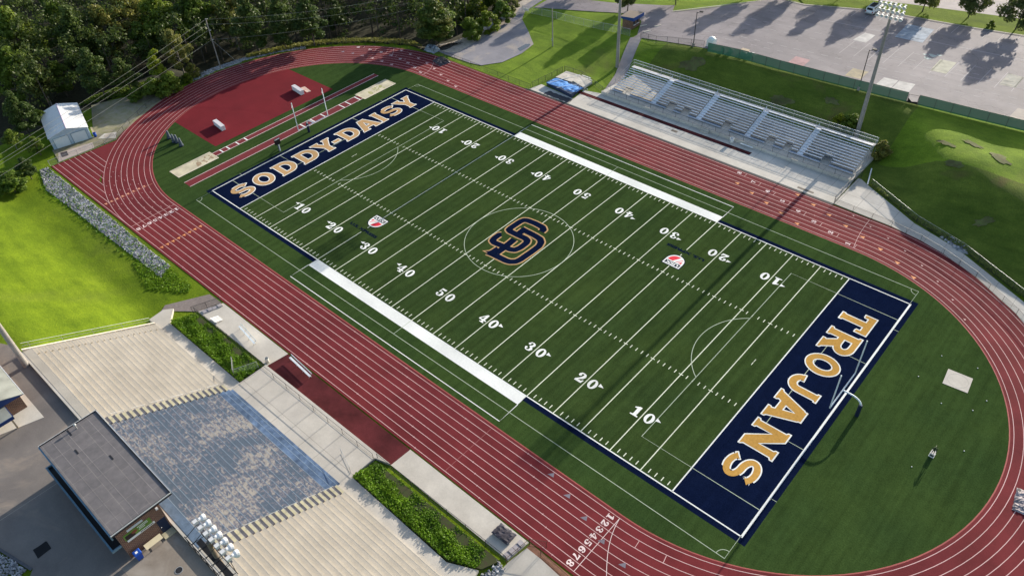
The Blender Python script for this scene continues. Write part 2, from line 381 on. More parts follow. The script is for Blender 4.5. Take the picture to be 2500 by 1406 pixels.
# ------------------------------------------------------------------ the lie of the land
Z0 = 0.4                       # near walkway
ZC = 7.6                       # concourse behind the stand
ZL = 4.9                       # parking lot
CY, XL, XR = 0.2, -57.7, 43.1  # track axis and bend centres
R0, RL, LW, RO = 30.95, 31.45, 1.065, 40.35
def sm(t):
    t = np.clip(t, 0, 1); return t * t * (3 - 2 * t)
def track_d(x, y):
    """distance outside the track's centre line spine"""
    dx = np.where(x < XL, x - XL, np.where(x > XR, x - XR, 0.0)); return np.hypot(dx, y - CY)
def hgt(x, y):
    x = np.asarray(x, float); y = np.asarray(y, float)
    xs = [-130, -70, -60, -45, -30, -18, 36, 41, 46, 56, 66, 76, 90, 130]
    y0 = np.interp(x, xs, [80, 66, 50, 46, 50, 58.5, 58.5, 53, 46, 42.5, 37.5, 28, 10, -10])
    y1 = np.interp(x, xs, [140, 110, 95, 88, 76, 70, 71.5, 67, 60, 56, 53, 48, 40, 30])
    h = np.interp(x, [-75, -45, -32, -22, -9], [1.0, 1.6, 2.1, 3.1, ZL]) * sm((y - y0) / (y1 - y0))
    h = h + .6 * np.exp(-((x - 52) / 12.0) ** 2 - ((y - 60) / 6.0) ** 2) + .18 * np.sin(x * .5 + 1) * np.sin(y * .45) * sm((y - 50) / 6) * sm((70 - y) / 4) * sm((x - 36) / 5)
    # hillside on the near side of the track
    fx = np.interp(x, [-105, -50, -30, 60], [.30, .80, 1, 1])
    hill = np.clip((-50.2 - y) * .5, 0, ZC - .12) * fx
    h = h + np.where(y < -45, hill, 0)
    h = h + .18 * np.sin(x * .21 + y * .13) * np.sin(y * .19 - x * .07) * sm((-50 - y) / 6) * sm((-31 - x) / 5)
    under = (x > -29.4) & (x < 35.4) & (y < -49.4) & (y > -66.4)
    h = np.where(under, np.minimum(h, np.clip((-50.6 - y) * .5, -.3, ZC) - .9), h)
    # the valley of the woods beyond the track's far left
    d = track_d(x, y) - RO
    mask = np.maximum(sm((y + 4) / 12) * sm((-63.0 - x) / 5), sm((-109 - x) / 10))
    mask = mask * sm((-66 - x) / 3 + np.clip((46 - y) / 6, 0, 1) * .6)
    h = h - 7.5 * sm((d - 1.6) / 13) * mask
    flat_ = (d < 1.0) & (x > -100) & (y > -46)
    return np.where(flat_, np.minimum(h, -.06), h - .06)
def H(x, y): return float(hgt(x, y)) + .06
xs = np.unique(np.concatenate([np.arange(-330, -130, 6.0), np.arange(-130, 100, 1.5), np.arange(100, 190, 5.0)]))
ys = np.unique(np.concatenate([np.arange(-150, -90, 5.0), np.arange(-90, 90, 1.5), np.arange(90, 380, 6.0)]))
XX, YY = np.meshgrid(xs, ys, indexing='ij'); ZZ = hgt(XX, YY)
nx, ny = len(xs), len(ys)
vs = np.stack([XX.ravel(), YY.ravel(), ZZ.ravel()], 1)
ii, jj = np.meshgrid(np.arange(nx - 1), np.arange(ny - 1), indexing='ij'); a = (ii * ny + jj).ravel()
fs = np.stack([a, a + ny, a + ny + 1, a + 1], 1)
me = bpy.data.meshes.new('terrain'); me.from_pydata(vs.tolist(), [], fs.tolist())
fx_ = vs[fs].mean(1)
mid = np.zeros(len(fs), int)
cx, cy = fx_[:, 0], fx_[:, 1]
mid[(cy > 40)] = 1                                   # rough grass on the far side
mid[(cy > 36) & (cx > -17)] = 2                      # bank
mid[(cy > 73.5)] = 1
mid[(cy > 57.5) & (cx > 37)] = 1  # sunlit crest of the bank: light put in as brighter grass
dd = track_d(cx, cy) - RO
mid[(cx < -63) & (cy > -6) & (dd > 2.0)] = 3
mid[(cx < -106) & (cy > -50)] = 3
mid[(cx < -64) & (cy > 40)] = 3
for m_ in (LAWN, LAWN2, LAWN3, FLOOR): me.materials.append(m_)
me.polygons.foreach_set('material_index', mid.astype(np.int32)); me.polygons.foreach_set('use_smooth', np.ones(len(fs), bool)); me.update()
terrain = link_mesh('terrain', me, None); tag(terrain, kind='structure')
def drape(name, pts, m, dz=.03, res=1.5, kind='structure'):
    """a sheet with the given outline laid on the terrain"""
    P = [(p[0], p[1]) for p in pts]
    b = MB(); b.flat([P], 0.0)
    import bmesh
    bm = bmesh.new(); vs_ = [bm.verts.new(v) for v in b.v]
    for f in b.f:
        try: bm.faces.new([vs_[i] for i in f])
        except ValueError: pass
    x0, x1 = min(p[0] for p in P), max(p[0] for p in P); y0, y1 = min(p[1] for p in P), max(p[1] for p in P)
    for k, (lo, hi) in enumerate(((x0, x1), (y0, y1))):
        n_ = int((hi - lo) / res)
        for i in range(1, n_ + 1):
            co = [0, 0, 0]; no = [0, 0, 0]; co[k] = lo + i * res; no[k] = 1
            bmesh.ops.bisect_plane(bm, geom=bm.verts[:] + bm.edges[:] + bm.faces[:], plane_co=co, plane_no=no)
    for v in bm.verts: v.co.z = H(v.co.x, v.co.y) + dz
    me = bpy.data.meshes.new(name); bm.to_mesh(me); bm.free(); me.update()
    return tag(link_mesh(name, me, m), kind=kind)
# ------------------------------------------------------------------ lettering
def arc(cx, cy, rx, ry, a0, a1, n=14):
    return [(cx + rx * math.cos(R(a0 + (a1 - a0) * i / n)), cy + ry * math.sin(R(a0 + (a1 - a0) * i / n))) for i in range(n + 1)]
def area(l): return sum(l[i][0] * l[(i + 1) % len(l)][1] - l[(i + 1) % len(l)][0] * l[i][1] for i in range(len(l))) / 2
def grow(loops, d):
    out = []
    for k, l in enumerate(loops):
        l = [p for i, p in enumerate(l) if math.dist(p, l[i - 1]) > 1e-5]
        if (area(l) > 0) != (k == 0): l = l[::-1]
        n = len(l); q = []
        for i in range(n):
            a, p, c = Vector(l[i - 1]), Vector(l[i]), Vector(l[(i + 1) % n])
            d1 = (p - a).normalized(); d2 = (c - p).normalized(); n1 = Vector((d1.y, -d1.x)); n2 = Vector((d2.y, -d2.x))
            m = n1 + n2
            if m.length < 1e-4: m = n1
            m.normalize(); q.append(tuple(p + m * d / max(.55, m.dot(n1))))
        out.append(q)
    return out
def stroke(pts, wd, s0=None, s1=None):
    """thick line; wd a number or one per point; s0/s1 = (overhang, thickness, side) slab at the ends"""
    P = [Vector(p) for p in pts]; n = len(P); W = wd if isinstance(wd, (list, tuple)) else [wd] * n
    A = []; B = []
    for i in range(n):
        a = P[max(0, i - 1)]; b = P[min(n - 1, i + 1)]; d = (b - a).normalized(); nn = Vector((-d.y, d.x)) * W[i] / 2
        A.append(P[i] + nn); B.append(P[i] - nn)
    def cap(i, s, sg):
        a = P[0] if i == 0 else P[-1]; b = P[1] if i == 0 else P[-2]
        d = (a - b).normalized(); nn = Vector((-d.y, d.x)) * sg; h = W[i] / 2; o, th, side = s
        oa = o if side in (0, 1) else 0; ob = o if side in (0, -1) else 0
        r = []
        if oa: r += [a - d * th + nn * (h + oa * .0), a - d * th * .8 + nn * (h + oa)]
        r += [a + nn * (h + oa), a - nn * (h + ob)]
        if ob: r += [a - d * th * .8 - nn * (h + ob), a - d * th - nn * (h + ob * .0)]
        return r
    loop = []
    loop += [tuple(p) for p in A[1:-1]] if (s0 or s1) else [tuple(p) for p in A]
    if s0 or s1:
        loop += [tuple(p) for p in (cap(-1, s1, 1) if s1 else [A[-1], B[-1]])]
        loop += [tuple(p) for p in B[-2:0:-1]]
        loop += [tuple(p) for p in (cap(0, s0, 1) if s0 else [B[0], A[0]])]
    else: loop += [tuple(p) for p in reversed(B)]
    return loop
def bx_(l, w, h): return [(a * w, b * h) for a, b in l]
def glyph(ch, w, h):
    S = lambda l: bx_(l, w, h)
    if ch == 'O': return [arc(w / 2, h / 2, w / 2, h / 2, 0, 360, 40)[:-1], arc(w / 2, h / 2, w / 2 - .96, h / 2 - .92, 0, 360, 36)[:-1]]
    if ch == 'D': return [S([(0, 0), (.52, 0)]) + S(arc(.5, .5, .5, .5, -86, 86, 20)) + S([(.52, 1), (0, 1), (0, .945), (.075, .91), (.075, .09), (0, .055)]), S([(.335, .2), (.48, .2)] + arc(.48, .5, .25, .30, -86, 86, 14) + [(.48, .8), (.335, .8)])]
    if ch == 'I': return [S([(0, 0), (1, 0), (1, .06), (.85, .1), (.85, .9), (1, .94), (1, 1), (0, 1), (0, .94), (.15, .9), (.15, .1), (0, .06)])]
    if ch == '-': return [S([(0, 0), (1, 0), (1, 1), (0, 1)])]
    if ch == 'T': return [S([(.32, 0), (.68, 0), (.68, .06), (.635, .1), (.635, .78), (.86, .78), (.86, .66), (.90, .64), (1, .64), (1, 1), (0, 1), (0, .64), (.1, .64), (.14, .66), (.14, .78), (.365, .78), (.365, .1), (.32, .06)])]
    if ch == 'R': return [S([(0, 0), (.33, 0), (.33, .06), (.30, .1), (.30, .38), (.40, .38), (.60, .1), (.57, .06), (.57, 0), (1, 0), (1, .06), (.93, .1), (.72, .41)] + arc(.58, .69, .36, .31, -55, 88, 16) + [(.55, 1), (0, 1), (0, .94), (.055, .9), (.055, .1), (0, .06)]), S([(.30, .56), (.52, .56)] + arc(.53, .69, .17, .13, -80, 80, 10) + [(.52, .82), (.30, .82)])]
    if ch == 'A': return [S([(0, 0), (.345, 0), (.345, .055), (.31, .1), (.345, .21), (.655, .21), (.69, .1), (.655, .055), (.655, 0), (1, 0), (1, .055), (.95, .1), (.70, .9), (.67, .94), (.67, 1), (.33, 1), (.33, .94), (.30, .9), (.05, .1), (0, .055)]), S([(.405, .39), (.595, .39), (.5, .74)])]
    if ch == 'N': return [S([(0, 0), (.30, 0), (.30, .055), (.255, .1), (.255, .60), (.69, 0), (1, 0), (1, .02), (.945, .09), (.945, .9), (1, .945), (1, 1), (.69, 1), (.69, .945), (.735, .9), (.735, .43), (.31, 1), (0, 1), (0, .945), (.055, .9), (.055, .1), (0, .055)])]
    if ch == 'Y': return [S([(.32, 0), (.68, 0), (.68, .055), (.635, .1), (.635, .40), (.93, .90), (1, .94), (1, 1), (.62, 1), (.62, .94), (.665, .90), (.5, .61), (.335, .90), (.38, .94), (.38, 1), (0, 1), (0, .94), (.07, .90), (.365, .40), (.365, .1), (.32, .055)])]
    if ch == 'S':
        t = .93; ru = (h / 2 - t * .5) / 2; yu = h / 2 + ru; yl = h / 2 - ru; rx = w / 2 - t / 2
        P = arc(w / 2, yu, rx, ru, 22, 265, 26) + arc(w / 2, yl, rx, ru, 85, -158, 26)
        return [stroke(P, [t * (.9 if 8 < i < 46 else .86) for i in range(len(P))], (.10, .22, 0), (.10, .22, 0))]
    if ch == 'J':
        P = [(.80 * w, h), (.80 * w, .42 * h)] + arc(.48 * w, .36 * h, .32 * w, .25 * h, 0, -178, 18)
        return [stroke(P, [1.05] * 2 + [1.05 - .006 * i for i in range(19)], (.2, .3, 0), (.10, .22, 0))]
def digit(ch, w, h):
    """list of loop sets, each laid a hair above the last"""
    S = lambda l: bx_(l, w, h); k = w
    def st(p, ws): return [stroke(S(p), [q * k for q in ws])]
    if ch == '0': return [[arc(w / 2, h / 2, w / 2, h / 2, 0, 360, 28)[:-1], arc(w / 2, h / 2, w * .17, h * .36, 0, 360, 20)[:-1]]]
    if ch == '1': return [[S([(.1, 0), (.95, 0), (.95, .10), (.74, .14), (.74, 1), (.50, 1), (.08, .82), (.08, .72), (.36, .76), (.36, .14), (.1, .10)])]]
    if ch == '2': return [st([(.12, .68), (.16, .78), (.27, .90), (.48, .94), (.68, .87), (.74, .72), (.66, .54), (.46, .38), (.24, .22), (.12, .10)], [.2, .26, .2, .14, .26, .36, .34, .22, .16, .12]), [S([(.05, 0), (.9, 0), (.97, .34), (.85, .34), (.74, .2), (.08, .22)])], [arc(.2 * w, .69 * h, .17 * w, .11 * h, 0, 360, 14)[:-1]]]
    if ch == '3': return [st([(.12, .74), (.26, .92), (.48, .95), (.66, .88), (.72, .75), (.62, .60), (.36, .54)], [.16, .14, .12, .24, .34, .26, .1]), st([(.36, .52), (.62, .47), (.76, .30), (.68, .12), (.46, .05), (.24, .08), (.10, .24)], [.1, .24, .38, .26, .12, .14, .16]), [arc(.17 * w, .72 * h, .15 * w, .1 * h, 0, 360, 12)[:-1]], [arc(.17 * w, .26 * h, .16 * w, .1 * h, 0, 360, 12)[:-1]]]
    if ch == '4': return [[S([(.48, .1), (.76, .1), (.76, 1), (.60, 1), (.48, .85)])], [S([(.34, 0), (.92, 0), (.92, .1), (.34, .1)])], [S([(.0, .24), (1, .24), (1, .37), (.0, .37)])], [S([(.0, .37), (.14, .37), (.62, .92), (.60, 1.0), (.52, 1)])]]
    if ch == '5': return [[S([(.16, .99), (.86, 1), (.80, .80), (.30, .82)])], [S([(.14, .46), (.24, .48), (.30, .99), (.16, .99)])], st([(.17, .48), (.32, .58), (.52, .60), (.70, .50), (.76, .33), (.68, .13), (.46, .05), (.24, .08), (.12, .2)], [.1, .12, .14, .28, .38, .26, .12, .14, .16]), [arc(.18 * w, .24 * h, .16 * w, .1 * h, 0, 360, 12)[:-1]]]
    if ch == '6': return [[arc(.5 * w, .32 * h, .48 * w, .32 * h, 0, 360, 22)[:-1], arc(.52 * w, .30 * h, .14 * w, .2 * h, 0, 360, 14)[:-1]], st([(.20, .32), (.22, .62), (.38, .86), (.62, .94), (.82, .84)], [.36, .34, .24, .14, .14]), [arc(.80 * w, .78 * h, .15 * w, .1 * h, 0, 360, 12)[:-1]]]
    if ch == '7': return [[S([(.04, .62), (.16, .62), (.26, .76), (.95, .80), (.95, 1), (.16, .96), (.08, 1)])], st([(.86, .86), (.62, .56), (.50, .3), (.48, .0)], [.14, .2, .32, .36])]
    if ch == '8': return [[arc(.5 * w, .74 * h, .42 * w, .27 * h, 0, 360, 22)[:-1], arc(.5 * w, .74 * h, .12 * w, .17 * h, 0, 360, 14)[:-1]], [arc(.5 * w, .27 * h, .48 * w, .28 * h, 0, 360, 22)[:-1], arc(.5 * w, .27 * h, .14 * w, .17 * h, 0, 360, 14)[:-1]]]
def put_digit(mb, ch, w, h, z, o, u, v):
    for i, L in enumerate(digit(ch, w, h)): mb.flat(L, z + .0007 * i, o, u, v)
# ------------------------------------------------------------------ the field (structure) and its painted parts
def stadium(r, n=48):
    return [(XR + r * math.cos(R(a)), CY + r * math.sin(R(a))) for a in np.linspace(-90, 90, n)] + [(XL + r * math.cos(R(a)), CY + r * math.sin(R(a))) for a in np.linspace(90, 270, n)]
field = MB().flat([stadium(R0)], 0.0).build('football_field', TURF2, kind='structure')
HL, HW = 54.864, 24.384
def P(name, mb, m, par=field, **kw): return mb.build(name, m, par, **kw)
P('playing_turf', MB().flat([[(-45.72, -HW), (45.72, -HW), (45.72, HW), (-45.72, HW)]], .003), TURF)
for sx, lb in ((-1, 'navy end zone lettered SODDY-DAISY'), (1, 'navy end zone lettered TROJANS')):
    a, b_ = sorted((sx * 45.72, sx * (HL + .85)))
    P('end_zone', MB().flat([[(a, -HW - .85), (b_, -HW - .85), (b_, HW + .85), (a, HW + .85)]], .004), NAVY, label=lb)
for sy in (-1, 1):
    for a, b_ in ((-45.72, -22.86), (22.86, 45.72)):
        y0_, y1_ = sorted((sy * HW, sy * (HW + .85)))
        P('sideline_border', MB().flat([[(a, y0_), (b_, y0_), (b_, y1_), (a, y1_)]], .004), NAVY)
    y0_, y1_ = sorted((sy * (HW + .05), sy * (HW + 1.83)))
    P('bench_area_band', MB().flat([[(-22.9, y0_), (22.9, y0_), (22.9, y1_), (-22.9, y1_)]], .004), WHITE)
    P('team_box_line', MB().strip([(-22.9, sy * 26.2), (-22.9, sy * 29.8), (22.9, sy * 29.8), (22.9, sy * 26.2)], .12, .004), WHITE)
    P('sideline', MB().strip([(-HL, sy * HW), (HL, sy * HW)], .16, .009), WHITE)
for sx in (-1, 1):
    P('end_line', MB().strip([(sx * HL, -HW - .08), (sx * HL, HW + .08)], .18 if sx < 0 else .26, .009), WHITE)
    P('goal_line', MB().strip([(sx * 45.72, -HW), (sx * 45.72, HW)], .16, .009), WHITE)
for k in range(-9, 10):
    x = k * 4.572
    if k == -5:   # broken by the sponsor badge
        pcs = [(-HW, -15.0), (-13.6, -12.95), (-9.95, HW)]
    elif k == 5: pcs = [(-HW, 9.95), (13.1, 13.6), (15.0, HW)]
    elif k == 0: pcs = [(-HW, -5.6), (4.6, HW)]
    else: pcs = [(-HW, HW)]
    mb = MB()
    for a, b_ in pcs: mb.strip([(x, a), (x, b_)], .13, .0095)
    P('yard_line', mb, CREAM)
hm = MB()
for k in range(-49, 50):
    x = k * .9144
    if k % 5 == 0:
        for sy in (-1, 1): hm.strip([(x - .33, sy * 8.13), (x + .33, sy * 8.13)], .12, .0102)
        continue
    for sy in (-1, 1):
        hm.strip([(x, sy * 7.78), (x, sy * 8.40)], .12, .0102)
        hm.strip([(x, sy * 23.35), (x, sy * 24.0)], .12, .0102)
for sx in (-1, 1):
    for dy in (-.35, .35): hm.strip([(sx * 42.98, dy - .3), (sx * 42.98, dy + .3)], .1, .0102)
P('hash_marks', hm, CREAM, kind='stuff')
# faint soccer lines
P('soccer_boundary_line', MB().strip([(-54.7, -27.9), (54.75, -27.9), (54.75, 27.8), (-54.7, 27.8)], .10, .0075, closed=True), WTHIN)
P('centre_circle', MB().strip(arc(0, 0, 9.12, 9.12, 0, 360, 72)[:-1], .10, .0115, closed=True), WTHIN)
for sx in (-1, 1):
    P('halfway_line_stub', MB().strip([(0, sx * HW), (0, sx * 27.9)], .08, .0075), WTHIN)
    P('penalty_box_line', MB().strip([(sx * 54.7, -20.05), (sx * 38.4, -20.05), (sx * 38.4, 20.05), (sx * 54.7, 20.05)], .10, .0112), WTHIN)
    P('goal_box_line', MB().strip([(sx * 54.7, -9.15), (sx * 49.3, -9.15), (sx * 49.3, 9.15), (sx * 54.7, 9.15)], .09, .0112), WTHIN)
    cx_ = sx * 43.9; aa = math.degrees(math.acos(5.5 / 9.15))
    P('penalty_arc', MB().strip(arc(cx_, 0, 9.15, 9.15, (180 - aa if sx > 0 else -aa), (180 + aa if sx > 0 else aa), 30), .10, .0112), WTHIN)
    for sy in (-1, 1):
        a0 = {(-1, -1): 0, (1, -1): 90, (1, 1): 180, (-1, 1): 270}[(sx, sy)]
        P('corner_arc', MB().strip(arc(sx * 54.7, sy * 27.85, 1.0, 1.0, a0, a0 + 90, 12), .08, .0075), WTHIN)
        P('end_tick', MB().strip([(sx * HL, sy * 17.85), (sx * (HL + .85), sy * 17.85)], .07, .0092), WTHIN)
# end zone words
def word(items, u, v, org, gold):
    for ch, a, b_, v0, v1 in items:
        L = glyph(ch, b_ - a, v1 - v0)
        o = (org[0] + u[0] * a + v[0] * v0, org[1] + u[1] * a + v[1] * v0)
        wl = P('letter_outline', MB().flat(grow(L, .15), .014, o, u, v), WHITE)
        MB().flat(grow(L, -.02), .019, o, u, v).build('letter', gold, wl)
h4 = 4.42
word([('S', -22.65, -18.75, 0, h4), ('O', -17.9, -14.1, -.02, h4 + .05), ('D', -13.0, -9.0, 0, h4), ('D', -7.97, -3.75, 0, h4), ('Y', -3.55, .85, 0, h4), ('-', .45, 2.02, 1.5, 2.38), ('D', 2.6, 6.65, 0, h4),
      ('A', 6.98, 11.65, 0, h4), ('I', 12.0, 13.45, 0, h4), ('S', 14.2, 18.05, 0, h4), ('Y', 18.25, 22.7, 0, h4)], (0, 1), (-1, 0), (-48.15, 0), GOLD2)
word([('T', -18.2, -14.1, 0, h4), ('R', -13.12, -8.33, 0, h4), ('O', -7.3, -3.45, -.02, h4 + .05), ('J', -2.2, 1.37, 0, h4), ('A', 1.95, 7.3, 0, h4), ('N', 8.15, 13.05, 0, h4), ('S', 14.3, 18.3, 0, h4)], (0, -1), (1, 0), (48.13, 0), GOLD)
# yard numbers
for k in range(-4, 5):
    num = 50 - abs(k) * 10; x = k * 9.144
    for sy in (-1, 1):
        u = (1, 0) if sy < 0 else (-1, 0); v = (0, 1) if sy < 0 else (0, -1); y = sy * (18.0 if sy < 0 else 17.85) 
        for ch, du in zip(str(num), (-1.62, .32)):
            mb = MB(); put_digit(mb, ch, 1.32, 1.75, .0125, (x + u[0] * du, y), u, v); P('yard_number', mb, WHITE)
        if k:
            s = (1 if k > 0 else -1) * (1 if sy < 0 else -1)      # arrow side in the reader's frame
            P('yard_arrow', MB().flat([[(s * 1.78, 1.02), (s * 1.78, 1.62), (s * 2.55, 1.22)]], .0125, (x, y), u, v), WHITE)
# midfield monogram
ZM = lambda pts: [tuple(G(1170 + a * .170940, 520 + b * .170940)[:2]) for a, b in pts]
def smooth(pts, it=2):
    for _ in range(it):
        q = [pts[0]]
        for a, b in zip(pts[:-1], pts[1:]):
            q += [(a[0] * .75 + b[0] * .25, a[1] * .75 + b[1] * .25), (a[0] * .25 + b[0] * .75, a[1] * .25 + b[1] * .75)]
        pts = q + [pts[-1]]
    return pts
def dense(pts, n=5): return [(a[0] + (b[0] - a[0]) * i / n, a[1] + (b[1] - a[1]) * i / n) for a, b in zip(pts[:-1], pts[1:]) for i in range(n)] + [pts[-1]]
def ribbon(q, wd, z):
    mb = MB().strip(q, wd, 0); n = len(q)
    mb.v = [(x, y, z + .0024 * (i // 2) / n) for i, (x, y, _) in enumerate(mb.v)]; return mb
# S and D as thick strokes along their traced middles
SS = [(888, 268), (920, 243), (905, 205), (800, 150), (690, 108), (640, 103), (585, 125), (450, 215), (425, 240), (445, 265), (560, 320), (660, 365), (688, 395), (675, 430), (590, 495), (510, 530), (440, 520), (330, 470), (215, 425), (192, 395), (215, 362), (285, 312), (318, 310)]
DD = [(125, 562), (200, 592), (380, 680), (440, 697), (520, 695), (580, 670), (740, 560), (855, 475), (885, 420), (870, 372), (790, 322), (650, 252), (600, 225)]
ST = [(248, 572), (350, 500), (460, 412), (500, 378)]
ST2 = [(560, 300), (640, 240)]
lay = 0
for nm, pts, wd in (('D', DD, 1.12), ('stem', ST, 1.2), ('stem', ST2, 1.2), ('S', SS, 1.12)):
    q = smooth(dense(ZM(pts), 3), 2) if len(pts) > 4 else dense(ZM(pts), 3)
    P('monogram_outline', ribbon(q, wd + .52, .0125 + lay * .0030), GOLD2)
    P('monogram_stroke', ribbon(q, wd, .0300 + lay * .0030), NAVY)
    lay += 1
tip = ZM([(82, 548), (150, 545), (250, 482), (300, 560), (200, 612)])
P('monogram_serif', MB().flat([tip], .0440), NAVY); P('monogram_outline', MB().flat(grow([tip], .26), .0245), GOLD2)
# sponsor badges
def badge(o, u, v):
    sh = [(-1.52, 1.40), (1.52, 1.40), (1.52, .2)] + [(1.52 * math.cos(R(a)), .15 + 1.58 * math.sin(R(a))) for a in range(-10, -171, -12)] + [(-1.52, .2)]
    P('badge_edge', MB().flat(grow([sh], .14), .0125, o, u, v), NAVY)
    wb = P('badge', MB().flat([sh], .0150, o, u, v), WHITE)
    MB().flat([[(-1.30, .42), (1.30, .42), (1.30, 1.18), (-1.30, 1.18)]], .0165, o, u, v).build('badge_name_panel', NAVY, wb)
    rd = MB()
    rd.flat([[(-1.2, .2), (-.62, .2), (-1.12, -.36)]], .0165, o, u, v)
    rd.flat([[(.30, .2), (1.25, .2)] + [(1.24 * math.cos(R(a)), .1 + 1.27 * math.sin(R(a))) for a in range(-12, -119, -12)]], .0165, o, u, v)
    rd.flat([[(-.30, .2), (-.12, .2), (-.98, -.82), (-1.06, -.70)]], .0165, o, u, v)
    rd.build('badge_stripes', RED, wb)
    def txt(body, size, cx, cy_, m, z, wide, par, bold):
        cu = bpy.data.curves.new('lettering', 'FONT'); cu.body = body; cu.size = size; cu.align_x = 'CENTER'; cu.align_y = 'CENTER'; cu.offset = bold; cu.fill_mode = 'FRONT'
        to = bpy.data.objects.new('lettering', cu); COL.objects.link(to)
        dg = bpy.context.evaluated_depsgraph_get(); me = bpy.data.meshes.new_from_object(to.evaluated_get(dg)); bpy.data.objects.remove(to)
        for vv in me.vertices:
            a, b_ = vv.co.x * wide + cx, vv.co.y + cy_
            vv.co = (o[0] + u[0] * a + v[0] * b_, o[1] + u[1] * a + v[1] * b_, z)
        me.name = 'lettering'; link_mesh('lettering', me, m, par)
    txt('USX', .78, 0, .80, WHITE, .0178, 1.5, wb, .03)
    txt('U.S. XPRESS', .78, -.1, -2.90, NAVY, .0130, 1.72, field, .035)
badge((-22.86, -11.55), (1, 0), (0, 1)); badge((22.92, 11.55), (-1, 0), (0, -1))
# ------------------------------------------------------------------ the track (structure) and its painted parts
def ring(r0, r1, z):
    mb = MB(); A = stadium(r0, 56); B_ = stadium(r1, 56); n = len(A)
    mb.v = [(x, y, z) for x, y in A] + [(x, y, z) for x, y in B_]; mb.f = [(i, n + i, n + (i + 1) % n, (i + 1) % n) for i in range(n)]; return mb
tk = ring(R0, RO, .004)
track = tk.build('running_track', TRACK, kind='structure')
def TP(name, mb, m, **kw): return mb.build(name, m, track, **kw)
TP('inner_kerb', ring(R0 - .04, R0 + .10, .007), mat('worn_pink_kerb', (.36, .085, .075), .15, 3, .8))
TP('track_chute', MB().flat([[(-88.75, -40.1), (-57.7, -40.1), (-76, -36.2), (-82.5, -31.3), (-87.6, -26.6)]], .0015), TRACK)
for k in range(9):
    r = RL + k * LW; TP('lane_line', MB().strip(stadium(r, 72), .075, .010, closed=True), TLINE)
for k in range(8):
    y = CY - RL - (k + 1) * LW; x1 = XL - math.sqrt(max(0, (RL + 8 * LW) ** 2 - (RL + (k + 1) * LW) ** 2))
    TP('chute_lane_line', MB().strip([(-88.85 + (7 - k) * .12, y), (x1 - .1, y)], .075, .0085), TLINE)
LC = lambda k: RL + (k - .5) * LW      # radius of a lane's middle
def polar(side, ang, r):               # a point on a bend
    c = XR if side > 0 else XL; return (c + r * math.cos(R(ang)), CY + r * math.sin(R(ang)))
def lane_digit(ch, c, fwd, w=.62, h=.78, m=TWHITE):
    f = Vector(fwd).normalized(); u = (f.y, -f.x)
    mb = MB(); put_digit(mb, ch, w, h, .0118, (c[0] - u[0] * w / 2 - f.x * h / 2, c[1] - u[1] * w / 2 - f.y * h / 2), u, (f.x, f.y)); TP('lane_number', mb, m)
for k in range(1, 9):
    lane_digit(str(k), (42.18, CY - LC(k)), (1, 0), .74, .86); lane_digit(str(k), (-54.95, CY - LC(k)), (1, 0), .74, .86)
TP('finish_line', MB().strip([(XR, CY - RL), (XR, CY - RL - 8 * LW)], .07, .0112), TWHITE)
TP('start_line', MB().strip([(-56.65, CY - RL), (-56.65, CY - RL - 8 * LW)], .06, .0112), TLINE)
TP('break_line', MB().strip([(22.9, CY - RL), (22.9, CY - RL - 8 * LW)], .045, .0112), mat('faint_red_line', (.34, .13, .13), .1, 3))
TP('curved_start_line', MB().strip(smooth([(43.1, -31.3), (43.35, -32.6), (43.9, -34.2), (44.6, -35.6), (45.5, -37.0), (46.5, -38.4), (47.6, -39.6)]), .07, .0116), TWHITE)
TP('curved_start_line', MB().strip(smooth([(42.1, 40.2), (42.15, 38.5), (42.3, 36.5), (42.6, 34.2), (43.1, 31.7)]), .06, .0116), TLINE)
TP('curved_start_line', MB().strip(smooth([(-61.6, 40.2), (-60.6, 38.7), (-59.4, 37.3), (-58.2, 35.5), (-57.3, 33.9), (-56.9, 31.8)]), .06, .0116), TLINE)
TP('curved_start_line', MB().strip(smooth([(-73.1, 37.2), (-72.1, 36.1), (-71.1, 35.1), (-70.2, 33.6)]), .06, .0116), TLINE)
# staggered numbers and start marks
for k in range(1, 9):
    x = 41.95 - (k - 1) * 3.36; y = CY + LC(k); lane_digit(str(k), (x, y), (-1, 0))
    TP('stagger_line', MB().strip([(x + 1.25, y - LW / 2), (x + 1.25, y + LW / 2)], .06, .0114), TLINE)
    a = 90 + (k - 1) * 4.9 + 1.3; c = polar(-1, a, LC(k)); f = (-math.sin(R(a)), math.cos(R(a))); lane_digit(str(k), c, f)
    TP('stagger_line', MB().strip([polar(-1, a - 2.1, LC(k) - LW / 2), polar(-1, a - 2.1, LC(k) + LW / 2)], .06, .0114), TLINE)
def tri(c, fwd, s, m, z=.0116):
    f = Vector(fwd).normalized(); n = Vector((-f.y, f.x)); c = Vector(c)
    TP('exchange_mark', MB().flat([[tuple(c - f * s * .5 + n * s * .45), tuple(c - f * s * .5 - n * s * .45), tuple(c + f * s * .6)]], z), m)
for k in range(1, 9):
    tri((-46.7, CY - LC(k)), (1, 0), .62, TORANGE); tri((-66.7 - .05 * k, CY - LC(k) + (k - 4.5) * .0 - .0), (1, .1), .62, mat('faded_orange_paint', (.62, .27, .17), .1, 3))
TP('exchange_line', MB().strip([(-46.7, CY - RL), (-46.85, CY - RL - 8 * LW)], .05, .0110), TORANGE)
TP('exchange_line', MB().strip([(-66.4, -30.3), (-66.95, -39.2)], .06, .0110), mat('faded_orange_paint', (.62, .27, .17), .1, 3))
